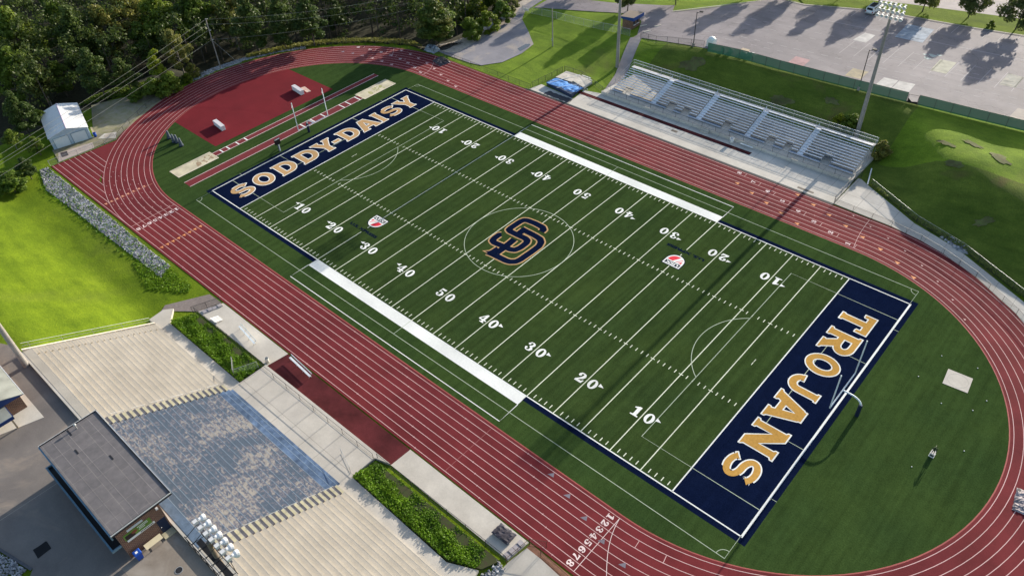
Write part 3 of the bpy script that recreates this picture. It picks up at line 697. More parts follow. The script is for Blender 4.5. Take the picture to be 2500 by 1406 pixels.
for p in [(19.72, 36.5), (23.16, 35.4), (26.54, 34.3), (29.87, 33.2), (33.26, 32.1), (29.6, 39.7), (33.0, 38.6), (36.3, 37.5), (39.7, 36.35), (43.0, 35.2), (46.4, 34.0), (49.7, 32.4), (52.9, 30.5)]:
    tri(p, (-1, 0) if p[0] < XR else (-1, .35), .72, TORANGE)
for p in [(39.52, 39.8), (42.9, 38.6), (46.3, 37.4), (49.57, 35.9), (52.88, 34.0), (56.03, 31.8), (59.11, 29.1), (61.83, 26.0)]: tri(p, (-1, .4), .34, TLINE)
for p in [(-81.87, 28.3), (-79.21, 29.2), (-76.3, 29.8), (-73.25, 30.3), (-70.13, 30.6), (-66.94, 30.8)]: tri(p, (-.8, -.5), .8, TGREY if p[0] < -78 else TLINE)
for p in [(-70.64, 37.3), (-67.39, 37.2), (-64.21, 36.9), (-60.69, 36.3), (-57.28, 35.4), (-53.88, 34.2), (-50.46, 33.1), (-47.12, 32.2)]: tri(p, (-1, .1), .8, TLINE)
for a_, b__ in [(425, 680), (540, 830), (660, 990), (785, 1155), (935, 1325)]: q_ = G(1200 + a_ * .341333, 926 + b__ * .341333); tri(q_[:2], (-.9, -.5), .75, TGREY)
for p in [(46.5, -32.7), (49.85, -32.2)]:
    a = math.degrees(math.atan2(p[1] - CY, p[0] - XR)); r = math.hypot(p[0] - XR, p[1] - CY)
    TP('stagger_line', MB().strip([polar(1, a, r - LW / 2), polar(1, a, r + LW / 2)], .07, .0114), TLINE)
ds = MB()
for i in range(7):
    for j in range(15):
        x = -82.5 + j * 2.3 + i * 1.2; y = CY - RL - (i + .55) * LW - .25
        if math.hypot(min(0, x - XL), y - CY) < RL + 8 * LW - .2 and x < -57: ds.strip([(x, y), (x + .45, y)], .05, .0113)
TP('relay_dashes', ds, TLINE, kind='stuff')
tk_ = MB()
for sy in (-1, 1):
    for k in range(9):
        for i in range(8):
            x = -50 + i * 11.3 + k * 1.37; y = CY + sy * (RL + k * LW); tk_.strip([(x, y - .12), (x, y + .12)], .06, .0115)
TP('lane_ticks', tk_, TLINE, kind='stuff')
# ------------------------------------------------------------------ jumping areas inside the far-left bend
dz = [(-68.42, -15.25), (-68.42, 14.75)]
az = [math.degrees(math.atan2(y - CY, -math.sqrt(R0 ** 2 - (y - CY) ** 2))) % 360 for y in (14.75, -15.25)]
dpoly = dz + [polar(-1, a, R0 - .06) for a in np.linspace(az[0], az[1], 24)]
P('high_jump_apron', MB().flat([dpoly], .004), DRED)
def runway(x0, x1, y0, y1, boards):
    P('runway', MB().flat([[(x0, y0), (x1, y0), (x1, y1), (x0, y1)]], .004), RUNW)
    for x in (x0, x1): P('runway_line', MB().strip([(x, y0), (x, y1)], .12, .008), TWHITE)
    for y in boards: P('take_off_board', MB().flat([[(x0, y), (x1, y), (x1, y + .26), (x0, y + .26)]], .0085), WHITE)
runway(-66.6, -65.15, -17.2, 25.3, (-15.6, -14.1, -11.9, -9.9))
runway(-61.65, -59.55, -26.3, 16.1, (15.2, 12.6, 10.9, 5.9, 3.2, .6))
# ------------------------------------------------------------------ near side: pads, walkways, planters, the grandstand
def GX(px, py, x):
    d = _RM @ Vector(((px - 1250) / FPX, -(py - 703) / FPX, -1.0)); t = (x - CAM_LOC[0]) / d.x
    return Vector(CAM_LOC) + d * t
struct('concrete_pad', MB().prism([(-27.35, -44.0), (-9.3, -43.75), (-8.85, -40.36), (-25.9, -40.36)], -.2, .05), CONC)
struct('rubber_pad', MB().prism([(-9.3, -43.74), (17.1, -43.5), (17.25, -40.36), (-8.85, -40.36)], -.2, .035), DARKRED)
struct('concrete_pad', MB().prism([(17.1, -43.5), (36.75, -43.5), (37.1, -40.36), (17.25, -40.36)], -.2, .05), CONC)
struct('concrete_walk', MB().prism([(36.9, -52), (50, -52), (50, -41.75), (39.4, -41.0), (37.35, -41.0), (36.9, -43.6)], -.2, .03), CONC)
struct('brown_border', MB().prism([(37.3, -41.0), (39.4, -41.0), (50, -41.75), (50, -40.5), (37.3, -40.3)], -.2, .02), mat('red_brown_gravel', (.25, .12, .075), .25, 3, .95))
struct('front_walkway', MB().prism([(-9.25, -49.9), (14.95, -49.9), (14.95, -44.2), (-9.25, -44.2)], -.3, Z0), CONCJ)
struct('walkway_wall', MB().prism([(-9.3, -44.2), (15.05, -44.2), (17.1, -43.55), (-9.3, -43.8)], -.3, Z0 - .02), CONC)
struct('front_walkway', MB().prism([(-31.3, -49.9), (-9.25, -49.9), (-9.25, -48.15), (-28.0, -48.25), (-30.6, -46.2), (-31.6, -47.4)], -.3, Z0), CONC)
struct('front_walkway', MB().prism([(14.95, -49.9), (36.0, -49.9), (35.2, -46.6), (31.8, -48.2), (14.95, -47.9)], -.3, Z0), CONC)
drape('asphalt_path', [(-31.4, -48.6), (-30.4, -46.3), (-27.3, -43.9), (-26.2, -40.5), (-29.5, -40.6), (-32.8, -46.5)], mat('brown_path_asphalt', (.20, .165, .15), .2, 2, .9), .02, 2.0)
# the stand
NR, RD, RH, YF = 21, .762, .362, -49.9
stand = thing('concrete_grandstand', 'long concrete grandstand of plain tiers with a worn blue middle section', 'grandstand', (2.9, -58, Z0))
def tiers(x0, x1, extra=0.0):
    mb = MB()
    for i in range(NR):
        yb = YF - (i + 1) * RD - (.32 if i == NR - 1 else 0)
        mb.box(x0, x1, yb, YF - i * RD, Z0 + RH * i - (.45 if i else 1.2), Z0 + RH * (i + 1) + (extra if i == NR - 1 else 0))
    return mb
def noses(x0, x1, m, w=.05):
    mb = MB()
    for i in range(NR): mb.box(x0, x1, YF - i * RD - w, YF - i * RD + .004, Z0 + RH * (i + 1) - .03, Z0 + RH * (i + 1) + .008)
    return mb
SEC = [(-29.3, -9.0, 'plain'), (-9.0, 14.6, 'blue'), (14.6, 35.4, 'plain')]
for x0, x1, k in SEC:
    s = tiers(x0 + .003, x1 - .003).build('tier_section', WORN if k == 'blue' else TIER, stand, label='worn blue painted tiers' if k == 'blue' else None)
    noses(x0 + .01, x1 - .01, None).build('tread_edges', mat('pale_blue_edge', (.26, .33, .40), .2, 2) if k == 'blue' else NOSE, s)
for i in range(2): MB().box(-8.98, 14.58, YF - (i + 1) * RD + .01, YF - i * RD - .06, Z0 + RH * (i + 1) - .01, Z0 + RH * (i + 1) + .006).build('blue_border', BLUEP, stand)
MB().box(-8.98, 14.58, YF, YF + .45, Z0 - .01, Z0 + .006).build('blue_border', BLUEP, stand)
MB().box(-8.98, 14.4, YF - NR * RD - .3, YF - NR * RD + .7, Z0 + RH * NR - .01, Z0 + RH * NR + .006).build('blue_border', mat('slate_painted_concrete', (.12, .17, .24), .25, 1.5, .8), stand)
for nm, x0, x1, paint in (('end_stair', -29.2, -27.75, False), ('aisle_stair', -10.4, -9.02, True), ('aisle_stair', 14.62, 16.1, True)):
    st = MB(); ye = MB()
    for i in range(NR - 1):
        z = Z0 + RH * (i + 1); yb = YF - (i + 1) * RD
        st.box(x0, x1, yb + .002, yb + .37, z - .02, z + RH / 2)
        ye.box(x0, x1, yb + .375, yb + RD - .055, z - .01, z + .006)
    so_ = st.build(nm, GTREAD if paint else TIER, stand)
    ye.build('stair_tread', YTREAD if paint else TIER, so_)
wl = MB(); n_ = 22
q = [(YF + .1, Z0 + .42), (YF - NR * RD - .3, Z0 + RH * NR + .42)]
wl.hull8([(-29.6, q[1][0], q[1][1] - 1.0), (-29.32, q[1][0], q[1][1] - 1.0), (-29.32, q[0][0], -.3), (-29.6, q[0][0], -.3)],
         [(-29.6, q[1][0], q[1][1]), (-29.32, q[1][0], q[1][1]), (-29.32, q[0][0], q[0][1]), (-29.6, q[0][0], q[0][1])])
wl.build('side_wall', NOSE, stand)
bk = MB().box(-29.6, 35.4, -66.55, -66.24, ZC - .6, Z0 + RH * NR - .02); bk.build('back_wall', CONC, stand)
rl = MB()
def slope_rail(mb, x, hts, every=4):
    for h_ in hts: mb.cyl((x, YF - .3, Z0 + RH + h_), (x, YF - NR * RD, Z0 + RH * NR + h_), .03, n=5)
    for i in range(0, NR + 1, every): mb.cyl((x, YF - .3 - i * RD * .98, Z0 + RH * (1 + i * .95) - .3), (x, YF - .3 - i * RD * .98, Z0 + RH * (1 + i * .95) + hts[0]), .03, n=5)
slope_rail(rl, -29.75, (1.15, .65), 5)
rl.build('handrail', METAL, stand)
for x in (-9.75, 15.3):
    r_ = MB()
    for i in range(1, NR - 2, 3):
        ya = YF - i * RD; za = Z0 + RH * (i + 1); yb = ya - 1.6; zb = za + .8
        r_.tube([(x, ya, za), (x, ya, za + .85), (x, yb, zb + .85), (x, yb, zb)], .022, 5)
    r_.build('aisle_rail', METAL, stand)
# asphalt concourse behind
struct('concourse', MB().prism([(-31.6, -66.3), (-35.5, -68.2), (-44, -73), (-60, -84), (-60, -110), (3.4, -110), (3.2, -82), (3.3, -79.3), (-2.6, -80.1), (-8, -82), (-8, -110)][:2] + [(-31.6, -66.3)][:0] + [(-44, -72.6), (-56, -80), (-56, -86), (-9, -84), (-2.8, -80.2), (3.0, -78.7), (4.6, -80.2), (6, -110), (44, -110), (44, -66.3)], ZC - .5, ZC), CONCOURSE)
struct('concourse_kerb', MB().strip([(-9, -84.1), (-2.8, -80.3), (3.0, -78.8)], .3, ZC + .05), mat('dark_kerb', (.09, .09, .10), .2, 2))
struct('concourse_seam', MB().strip([(-5.6, -78.8), (-5.45, -72.2)], .07, ZC + .004), mat('pale_seam', (.33, .30, .26), .1, 3))
struct('concourse_patch', MB().flat([[(10.0, -72.6), (30, -72.0), (30, -66.6), (10.2, -66.6)]], ZC + .004), m_asphalt('tan_patch', (.25, .21, .17), .03, (.33, .29, .25)))
gt = thing('drain_grate', 'square black drain grate in the asphalt behind the press box', 'grate', (1.5, -77.1, ZC))
gm = MB()
for i in range(7): gm.obox((.95 + i * .19, -77.1), .10, 1.4, ZC + .02, ZC + .045, .03)
gm.build('bars', BLACK, gt); MB().prism([(.8, -77.75), (2.25, -77.85), (2.15, -76.4), (.95, -76.35)], ZC - .1, ZC + .012).build('pit', BLACK, gt)
mh = thing('manhole_cover', 'round dark manhole cover in the asphalt by the stand corner', 'manhole cover', (14.9, -68.8, ZC))
MB().cyl((14.9, -68.8, ZC), (14.9, -68.8, ZC + .02), .36, n=20).build('lid', STEELD, mh)
MB().lathe([(.36, .004), (.36, .028), (.42, .028), (.42, .004)], (14.9, -68.8, ZC), n=20).build('rim', METAL, mh)
# ------------------------------------------------------------------ press box
pb = thing('press_box', 'flat-roofed brick press box with slate blue trim behind the blue tiers', 'press box', (1.8, -69, ZC))
X0, X1, Y0, Y1, ZT = -6.2, 9.82, -71.35, -66.6, 12.3
brick = MB()
T_ = .3
brick.box(X1 - T_, X1, Y0, Y1, ZC - .3, ZT); brick.box(X0, X0 + T_, Y0, Y1, ZC - .3, ZT)
brick.box(X0 + T_, X1 - T_, Y0, Y0 + T_, ZC - .3, ZT); brick.box(X0 + T_, X1 - T_, Y1 - T_, Y1, ZC - .3, ZC + 1.5); brick.box(X0 + T_, X1 - T_, Y1 - T_, Y1, ZT - .7, ZT)
for i in range(6): brick.box(X0 + T_ + i * 3.0, X0 + T_ + .35 + i * 3.0, Y1 - T_, Y1, ZC + 1.5, ZT - .7)
brick.build('wall', BRICK, pb)
gl = mat('dark_window_glass', (.02, .025, .03), .1, 2, .1, spec=.6)
for i in range(5):
    a = X0 + T_ + .35 + i * 3.0
    MB().box(a, min(a + 2.65, X1 - T_), Y1 - .2, Y1 - .14, ZC + 1.5, ZT - .7).build('window', gl, pb)
rf = MB().box(-6.5, 10.1, -71.62, -65.25, 12.36, 12.62).build('roof', ROOFM, pb)
rim = MB(); rim.box(-6.52, 10.12, -65.25, -65.1, 12.3, 12.70); rim.box(-6.62, -6.5, -71.62, -65.1, 12.3, 12.70); rim.box(10.1, 10.2, -71.62, -65.1, 12.3, 12.70)
rim.build('roof_edge', STEELD, rf)
wf = MB().box(10.2, 10.23, -71.7, -65.1, 12.58, 12.72); wf.box(-6.66, -6.62, -71.7, -65.1, 12.4, 12.72); wf.box(-6.5, 10.1, -65.1, -65.06, 12.5, 12.72); wf.build('white_drip_edge', WPAINT, rf)
MB().box(-6.6, 10.15, -71.78, -71.63, 11.95, 12.56).build('gutter_fascia', TEAL, pb)
cn = MB().box(-6.0, 9.7, -72.4, -72.22, 9.75, 10.05); cn.box(9.55, 9.7, -72.22, -71.4, 9.75, 10.05); cn.box(-6.0, -5.85, -72.22, -71.4, 9.75, 10.05)
MB().box(-5.85, 9.55, -72.22, -71.36, 9.72, 9.80).build('canopy_deck', BLACK, cn.build('back_canopy', TEAL, pb))
for (x, y) in ((-2.65, -69.2), (1.07, -67.05)): MB().box(x - .42, x + .42, y - .1, y + .1, 12.622, 12.64).build('roof_vent', STEELD, rf)
MB().box(-6.4, -5.3, -68.62, -68.46, 12.622, 12.645).build('roof_batten', STEELD, rf)
vp = MB().cyl((-5.8, -67.7, 12.62), (-5.8, -67.7, 13.1), .07); vp.ball((-5.8, -67.7, 13.2), .16); vp.build('vent_pipe', METAL, rf)
ln = MB()
for a, b_ in (((-6.4, -66.3), (10, -66.15)), ((-6.4, -68.75), (10, -68.6)), ((-6.4, -70.4), (10, -70.3))): ln.strip([a, b_], .05, 12.626)
ln.build('roof_seams', mat('pale_roof_seam', (.27, .24, .23), .2, 2), rf)
c6 = lambda x, y: (240 + x * .1608, 1180 + y * .1608)
def wallpts(l, x): return [GX(*c6(*p), x) for p in l]
XW = X1 + .012
dr = wallpts([(990, 755), (1120, 670), (1030, 515), (895, 600)], XW)
ys_ = sorted(p.y for p in dr); y0d, y1d = (ys_[0] + ys_[1]) / 2, (ys_[2] + ys_[3]) / 2
dd_ = MB().box(X1 - .02, X1 + .05, -67.68, -66.74, ZC + .12, ZC + 2.2).build('door', NAVYP, pb)
MB().ball((X1 + .1, -67.55, ZC + 1.1), .05).build('handle', METAL, dd_)
MB().box(X1, X1 + .9, -67.9, -66.62, ZC, ZC + .12).build('doorstep', mat('yellowish_concrete', (.42, .38, .26), .2, 2), pb)
bn = thing('wall_banner', 'green banner with white lower band on the press box brick wall', 'banner', (X1 + .02, -68.9, 10.6))
zb0, zb1 = 9.9, 11.15
MB().box(X1 + .004, X1 + .03, -70.85, -67.95, zb0 + .32, zb1).build('green_panel', mat('green_print', (.12, .24, .035), .3, 2, .5), bn)
MB().box(X1 + .004, X1 + .032, -70.75, -67.75, zb0, zb0 + .32).build('white_band', WPAINT, bn)
MB().box(X1 + .006, X1 + .036, -70.75, -69.75, zb0 + .34, zb1 - .25).build('dark_picture', mat('dark_print', (.03, .02, .02), .4, 4, .5), bn)
MB().ball((X1 + .03, -69.75, zb0 + .85), .02, .34, .24).build('brown_ball_picture', mat('brown_print', (.22, .07, .035), .2, 4, .5), bn)
tx = MB()
for r_, (a, b_) in enumerate(((-69.35, -68.1), (-69.2, -68.2), (-69.3, -68.5))): 
    for i in range(int((b_ - a) / .14)): tx.box(X1 + .03, X1 + .037, a + i * .14, a + i * .14 + .09, zb1 - .22 - r_ * .2, zb1 - .1 - r_ * .2)
tx.build('white_print', WPAINT, bn)
tx = MB()
for i in range(9): tx.box(X1 + .03, X1 + .037, -69.3 + i * .16, -69.3 + i * .16 + .1, zb0 + .08, zb0 + .25)
MB().box(X1 + .004, X1 + .03, -70.3, -68.6, zb1 + .12, zb1 + .42).build('white_name_strip', mat('pale_print', (.55, .6, .62), .1, 3), bn); tx.build('dark_print_row', STEELD, bn)
MB().box(X1, X1 + .25, -67.1, -66.85, 11.55, 11.75).build('wall_light', WPAINT, pb)
# things by the press box wall
tb = thing('folding_table', 'long cream folding table against the press box brick wall', 'table', (10.5, -68.95, ZC))
MB().box(10.08, 10.86, -69.85, -68.0, ZC + .72, ZC + .77).build('table_top', mat('cream_plastic', (.66, .58, .40), .06, 2, .5), tb)
for y in (-69.6, -68.25):
    for x in (10.16, 10.78): MB().cyl((x, y, ZC), (x, y, ZC + .72), .025).build('leg', STEELD, tb)
for y in (-69.62, -68.29): MB().box(10.14, 10.80, y, y + .06, ZC + .35, ZC + .4).build('brace', STEELD, tb)
bi = thing('wheelie_bin', 'blue plastic wheeled bin with a white sticker by the brick corner', 'bin', (10.5, -70.7, ZC))
MB().prism([(10.22, -70.98), (10.78, -70.98), (10.78, -70.42), (10.22, -70.42)], ZC + .05, ZC + 1.0, [(10.15, -71.05), (10.85, -71.05), (10.85, -70.35), (10.15, -70.35)]).build('body', BLUEPL, bi)
MB().hull8([(10.12, -71.08, ZC + 1.0), (10.88, -71.08, ZC + 1.0), (10.88, -70.32, ZC + 1.0), (10.12, -70.32, ZC + 1.0)], [(10.2, -71.0, ZC + 1.12), (10.8, -71.0, ZC + 1.12), (10.8, -70.4, ZC + 1.12), (10.2, -70.4, ZC + 1.12)]).build('lid', BLUEPL, bi)
MB().box(10.4, 10.68, -70.85, -70.6, ZC + 1.121, ZC + 1.126).build('sticker', WPAINT, bi)
for y in (-70.95, -70.45): MB().cyl((10.15, y - .04, ZC + .1), (10.15, y + .04, ZC + .1), .1).build('wheel', BLACK, bi)
# the low building at the left edge
rb = thing('toilet_block', 'low building with grey metal roofs and dark blue fascia left of the grandstand', 'building', (-24, -72, ZC))
zE = 10.0; xg = -19.0
e0 = G(56, 961, zE); xg = e0.x; ye = e0.y
MB().box(xg - 16, xg - .35, ye - 5.2, ye - .4, ZC, zE - .1).build('wall', BRICK, rb)
MB().hull8([(xg - 16, ye - 2.9, zE + 1.0), (xg, ye - 2.9, zE + 1.0), (xg, ye, zE - .08), (xg - 16, ye, zE - .08)], [(xg - 16, ye - 2.9, zE + 1.1), (xg, ye - 2.9, zE + 1.1), (xg, ye, zE), (xg - 16, ye, zE)]).hull8([(xg - 16, ye - 5.8, zE - .08), (xg, ye - 5.8, zE - .08), (xg, ye - 2.9, zE + 1.0), (xg - 16, ye - 2.9, zE + 1.0)], [(xg - 16, ye - 5.8, zE), (xg, ye - 5.8, zE), (xg, ye - 2.9, zE + 1.1), (xg - 16, ye - 2.9, zE + 1.1)]).build('roof', ROOFG, rb)
MB().add([(xg + .01, ye, zE - .1), (xg + .01, ye - 5.8, zE - .1), (xg + .01, ye - 2.9, zE + 1.0), (xg - .3, ye, zE - .1), (xg - .3, ye - 5.8, zE - .1), (xg - .3, ye - 2.9, zE + 1.0)], [(1, 0, 2), (3, 4, 5), (0, 1, 4, 3), (1, 2, 5, 4), (2, 0, 3, 5)]).build('gable', FASC, rb)
MB().box(xg - 16, xg, ye + .005, ye + .08, zE - .16, zE + .02).build('white_gutter', WPAINT, rb)
pr = MB().prism([(xg - 2.2, ye - 6.2), (xg + 2.3, ye - 6.2), (xg + 2.3, ye - 2.35), (xg - .9, ye - 2.35)], 9.55, 9.75).build('porch_roof', ROOFG, rb)
MB().box(xg + 2.31, xg + 2.4, ye - 6.2, ye - 2.3, 9.3, 9.74).box(xg + .02, xg + 2.4, ye - 2.34, ye - 2.26, 9.3, 9.72).build('porch_fascia', FASC, pr)
for y in (ye - 2.6, ye - 5.9): MB().box(xg + 2.0, xg + 2.2, y - .1, y + .1, ZC, 9.55).build('porch_post', mat('tan_block', (.40, .30, .20), .15, 2), rb)
struct('pale_forecourt', MB().prism([(-30, -69.25), (-16.3, -69.2), (-17.9, -74.2), (-19, -80), (-30, -80)], ZC - .2, ZC + .02), CONC)
# ------------------------------------------------------------------ near-side small things
def fence_line(name, label, pts, h=1.2, gap=3.0, mesh=CHAIN, post=STEELD, cat='fence', group=None, rail=True, r=.035, hz=None, prail=None, low=True):
    """posts, rails and mesh along a line on the ground; every post a part"""
    hz = hz or H; L = [Vector((p[0], p[1])) for p in pts]; P_ = []
    for a, b_ in zip(L[:-1], L[1:]):
        n = max(1, round((b_ - a).length / gap)); P_ += [a.lerp(b_, i / n) for i in range(n)]
    P_.append(L[-1]); z = [hz(p.x, p.y) for p in P_]
    t = thing(name, label, cat, (P_[0].x, P_[0].y, z[0]), group=group)
    for p, zz in zip(P_, z): MB().cyl((p.x, p.y, zz - .1), (p.x, p.y, zz + h + .03), r, n=6).build('post', post, t)
    if rail:
        rr = MB().tube([(p.x, p.y, zz + h) for p, zz in zip(P_, z)], r * .8, 5)
        rr.build('top_rail', prail or post, t)
        if low: MB().tube([(p.x, p.y, zz + .06) for p, zz in zip(P_, z)], r * .5, 4).build('bottom_rail', post, t)
    if mesh:
        mb = MB()
        for i in range(len(P_) - 1):
            a, b_ = P_[i], P_[i + 1]; mb.face([(a.x, a.y, z[i] + .05), (b_.x, b_.y, z[i + 1] + .05), (b_.x, b_.y, z[i + 1] + h - .02), (a.x, a.y, z[i] + h - .02)])
        mb.build('mesh_panel', mesh, t)
    return t
zc = lambda z: (lambda x, y: z)
fence_line('chain_link_fence', 'low chain-link fence between the left green planter and the bench pad', [(-27.3, -44.35), (-9.3, -44.2)], 1.2, 3.0, CHAIN, hz=zc(.05))
fence_line('chain_link_fence', 'low chain-link fence between the right green planter and the pad with the dark mat', [(15.2, -44.0), (36.7, -43.75)], 1.2, 3.1, CHAIN, hz=zc(.05))
fence_line('walkway_railing', 'thin steel railing along the walkway wall in front of the blue tiers', [(-9.2, -44.6), (14.9, -44.4)], 1.07, 3.0, None, STEELD, 'railing', hz=zc(Z0), r=.03)
fence_line('chain_link_gate', 'open chain-link gate swung over the left planter end', [(-13.2, -46.6), (-10.9, -47.9)], 1.25, 2.6, CHAINL, METAL, 'gate', hz=zc(.4))
fence_line('chain_link_gate', 'chain-link gate standing across the left planter end beside the walkway', [(-10.9, -47.9), (-9.6, -44.8)], 1.25, 3.2, CHAINL, METAL, 'gate', hz=zc(.4))
fence_line('chain_link_gate', 'chain-link gate folded back by the right planter end near the blue tiers', [(11.2, -46.5), (14.4, -47.6)], 1.25, 3.2, None, METAL, 'gate', hz=zc(Z0))
fence_line('chain_link_fence', 'chain-link fence at the end of the pad with the dark mat', [(36.9, -43.9), (37.35, -40.5)], 1.25, 1.9, CHAIN, mat('rust_brown_steel', (.09, .035, .025), .2, 2), hz=zc(.05))
fence_line('chain_link_gate', 'small rust brown gate swung open onto the outer track lane', [(37.35, -40.5), (39.0, -39.5)], 1.25, 2.2, CHAIN, mat('rust_brown_steel', (.09, .035, .025), .2, 2), 'gate', hz=zc(.02))
fence_line('chain_link_fence', 'chain-link fence along the track edge past the small open gate', [(39.2, -40.75), (43.3, -41.0), (50, -41.2)], 1.1, 4.1, CHAIN, mat('rust_brown_steel', (.09, .035, .025), .2, 2), hz=zc(0))
fence_line('chain_link_fence', 'chain-link fence round the small grass circle at the bottom edge', [(38.9, -44.9), (42.6, -43.2), (46, -43.6), (50, -44)], 1.1, 3.4, CHAIN, mat('rust_brown_steel', (.09, .035, .025), .2, 2), hz=zc(.03))
fence_line('chain_link_fence', 'chain-link fence at the left end of the bench pad', [(-27.7, -44.6), (-26.1, -40.6)], 1.2, 2.1, CHAIN, STEELD, hz=zc(.05))
def bench(label, c, ln, yaw, rows=2, back=True, facing=1):
    t = thing('bench', label, 'bench', (c[0], c[1], c[2]), yaw)
    MB().box(-ln / 2, ln / 2, -.15, .15, .42, .46).build('seat', WMET, t, world=False)
    if back: MB().box(-ln / 2, ln / 2, facing * .30, facing * .34, .62, .88).build('backrest', WMET, t, world=False)
    n = max(2, int(ln / 1.5) + 1)
    for i in range(n):
        x = -ln / 2 + .2 + i * (ln - .4) / (n - 1)
        MB().tube([(x, -.2, 0), (x, 0, .42), (x, facing * .32, .62), (x, facing * .32, .86)] if back else [(x, -.15, 0), (x, 0, .42), (x, .15, 0)], .025, 5).tube([(x, .25 * facing, 0), (x, 0, .40)], .025, 5).build('leg', METAL, t, world=False)
    return t
bench('white bench with a backrest on the pale concrete pad by the left planter', (-16.5, -42.15, .05), 5.0, R(-7), facing=1)
bench('white bench with a backrest on the dark red rubber pad', (-5.05, -40.95, .035), 5.3, R(-4), facing=1)
t = thing('lattice_board', 'white slatted board propped up on the bench pad near its left fence', 'board', (-23.4, -43.1, .05))
for i in range(5): MB().hull8([(-24.1 + i * .3, -43.75, .35), (-23.92 + i * .3, -43.75, .35), (-23.72 + i * .3, -42.5, .12), (-23.9 + i * .3, -42.5, .12)], [(-24.1 + i * .3, -43.75, .40), (-23.92 + i * .3, -43.75, .40), (-23.72 + i * .3, -42.5, .17), (-23.9 + i * .3, -42.5, .17)]).build('slat', WPAINT, t)
MB().hull8([(-24.15, -43.6, .05), (-22.6, -43.6, .05), (-22.6, -43.5, .05), (-24.15, -43.5, .05)], [(-24.15, -43.6, .36), (-22.6, -43.6, .36), (-22.6, -43.5, .34), (-24.15, -43.5, .34)]).build('batten', WPAINT, t)
def can(name, label, c, r, h, m, cat='bin'):
    t = thing(name, label, cat, c)
    MB().lathe([(0, .02), (r * .86, .02), (r, h), (r * .88, h), (r * .78, .12), (0, .12)], c, n=16).build('body', m, t, smooth=True)
    MB().lathe([(r * .98, h - .05), (r * 1.08, h - .05), (r * 1.08, h + .03), (r * .9, h + .03)], c, n=16).build('rim', m, t)
can('litter_bin', 'round white litter bin on the pad corner by the walkway railing', (-9.75, -43.25, .05), .3, .85, mat('off_white_plastic', (.60, .58, .52), .1, 2, .5))
can('litter_bin', 'round white litter bin below the aluminium bleachers', (12.2, 47.7, .03), .38, 1.0, WPAINT)
t = thing('landing_mat', 'dark grey wrinkled mat lying on the pale pad near the finish line', 'mat', (34.4, -41.5, .05))
def crumple(x0, x1, y0, y1, z0, z1, n, amp, yaw=0.0, c=(0, 0)):
    mb = MB(); m_ = max(2, int(n * (y1 - y0) / (x1 - x0))); rnd = random.Random(int(x0 * 100) + n)
    ca, sa = math.cos(yaw), math.sin(yaw)
    for i in range(n + 1):
        for j in range(m_ + 1):
            a, b_ = i / n, j / m_; e = min(a, 1 - a, b_, 1 - b_)
            z = z1 + amp * (math.sin(a * 17 + b_ * 9) * .4 + math.sin(a * 7 - b_ * 23) * .4 + rnd.uniform(-.6, .6)) if e > 0 else z0
            x, y = x0 + a * (x1 - x0) + (rnd.uniform(-.3, .3) * (x1 - x0) / n), y0 + b_ * (y1 - y0) + (rnd.uniform(-.3, .3) * (y1 - y0) / m_)
            mb.v.append((c[0] + ca * x - sa * y, c[1] + sa * x + ca * y, z))
    for i in range(n):
        for j in range(m_): k = i * (m_ + 1) + j; mb.f.append((k, k + m_ + 1, k + m_ + 2, k + 1))
    return mb
MB().prism([(33.25, -42.25), (35.5, -42.2), (35.45, -40.75), (33.2, -40.8)], .05, .42).build('foam_block', GREYV, t)
crumple(33.15, 35.58, -42.3, -40.7, .40, .47, 12, .035).build('cover', TARPK, t)
for lb, pts in (('stack of grey boards lying along the fence at the left end of the bench pad', [(-26.9, -43.6), (-26.15, -43.7), (-25.3, -40.75), (-25.95, -40.65)]), ('stack of grey boards lying along the fence at the right end of the pad', [(35.9, -43.4), (36.7, -43.45), (36.95, -40.75), (36.2, -40.7)])):
    t = thing('board_stack', lb, 'boards', (pts[0][0], pts[0][1], .05))
    for i in range(4):
        a, b_ = i / 4 + .015, (i + 1) / 4 - .015; A, B, C_, D_ = [Vector(p) for p in pts]
        MB().prism([tuple(A.lerp(D_, a)), tuple(B.lerp(C_, a)), tuple(B.lerp(C_, b_)), tuple(A.lerp(D_, b_))], .052, .16 + .06 * (i % 2)).build('board', mat('grey_boards', (.36, .33, .34), .2, 2), t)
t = thing('ground_tarp', 'crumpled grey tarp lying across the outer lanes at the right edge', 'tarp', (77.3, 0, 0))
crumple(-1.6, 1.9, -1.75, 1.7, .03, .16, 22, .10, R(8), (77.6, 0.05)).build('sheet', TARPG, t)
MB().obox((76.1, 1.1), .3, .5, .02, .2).build('weight_block', STEELD, t)
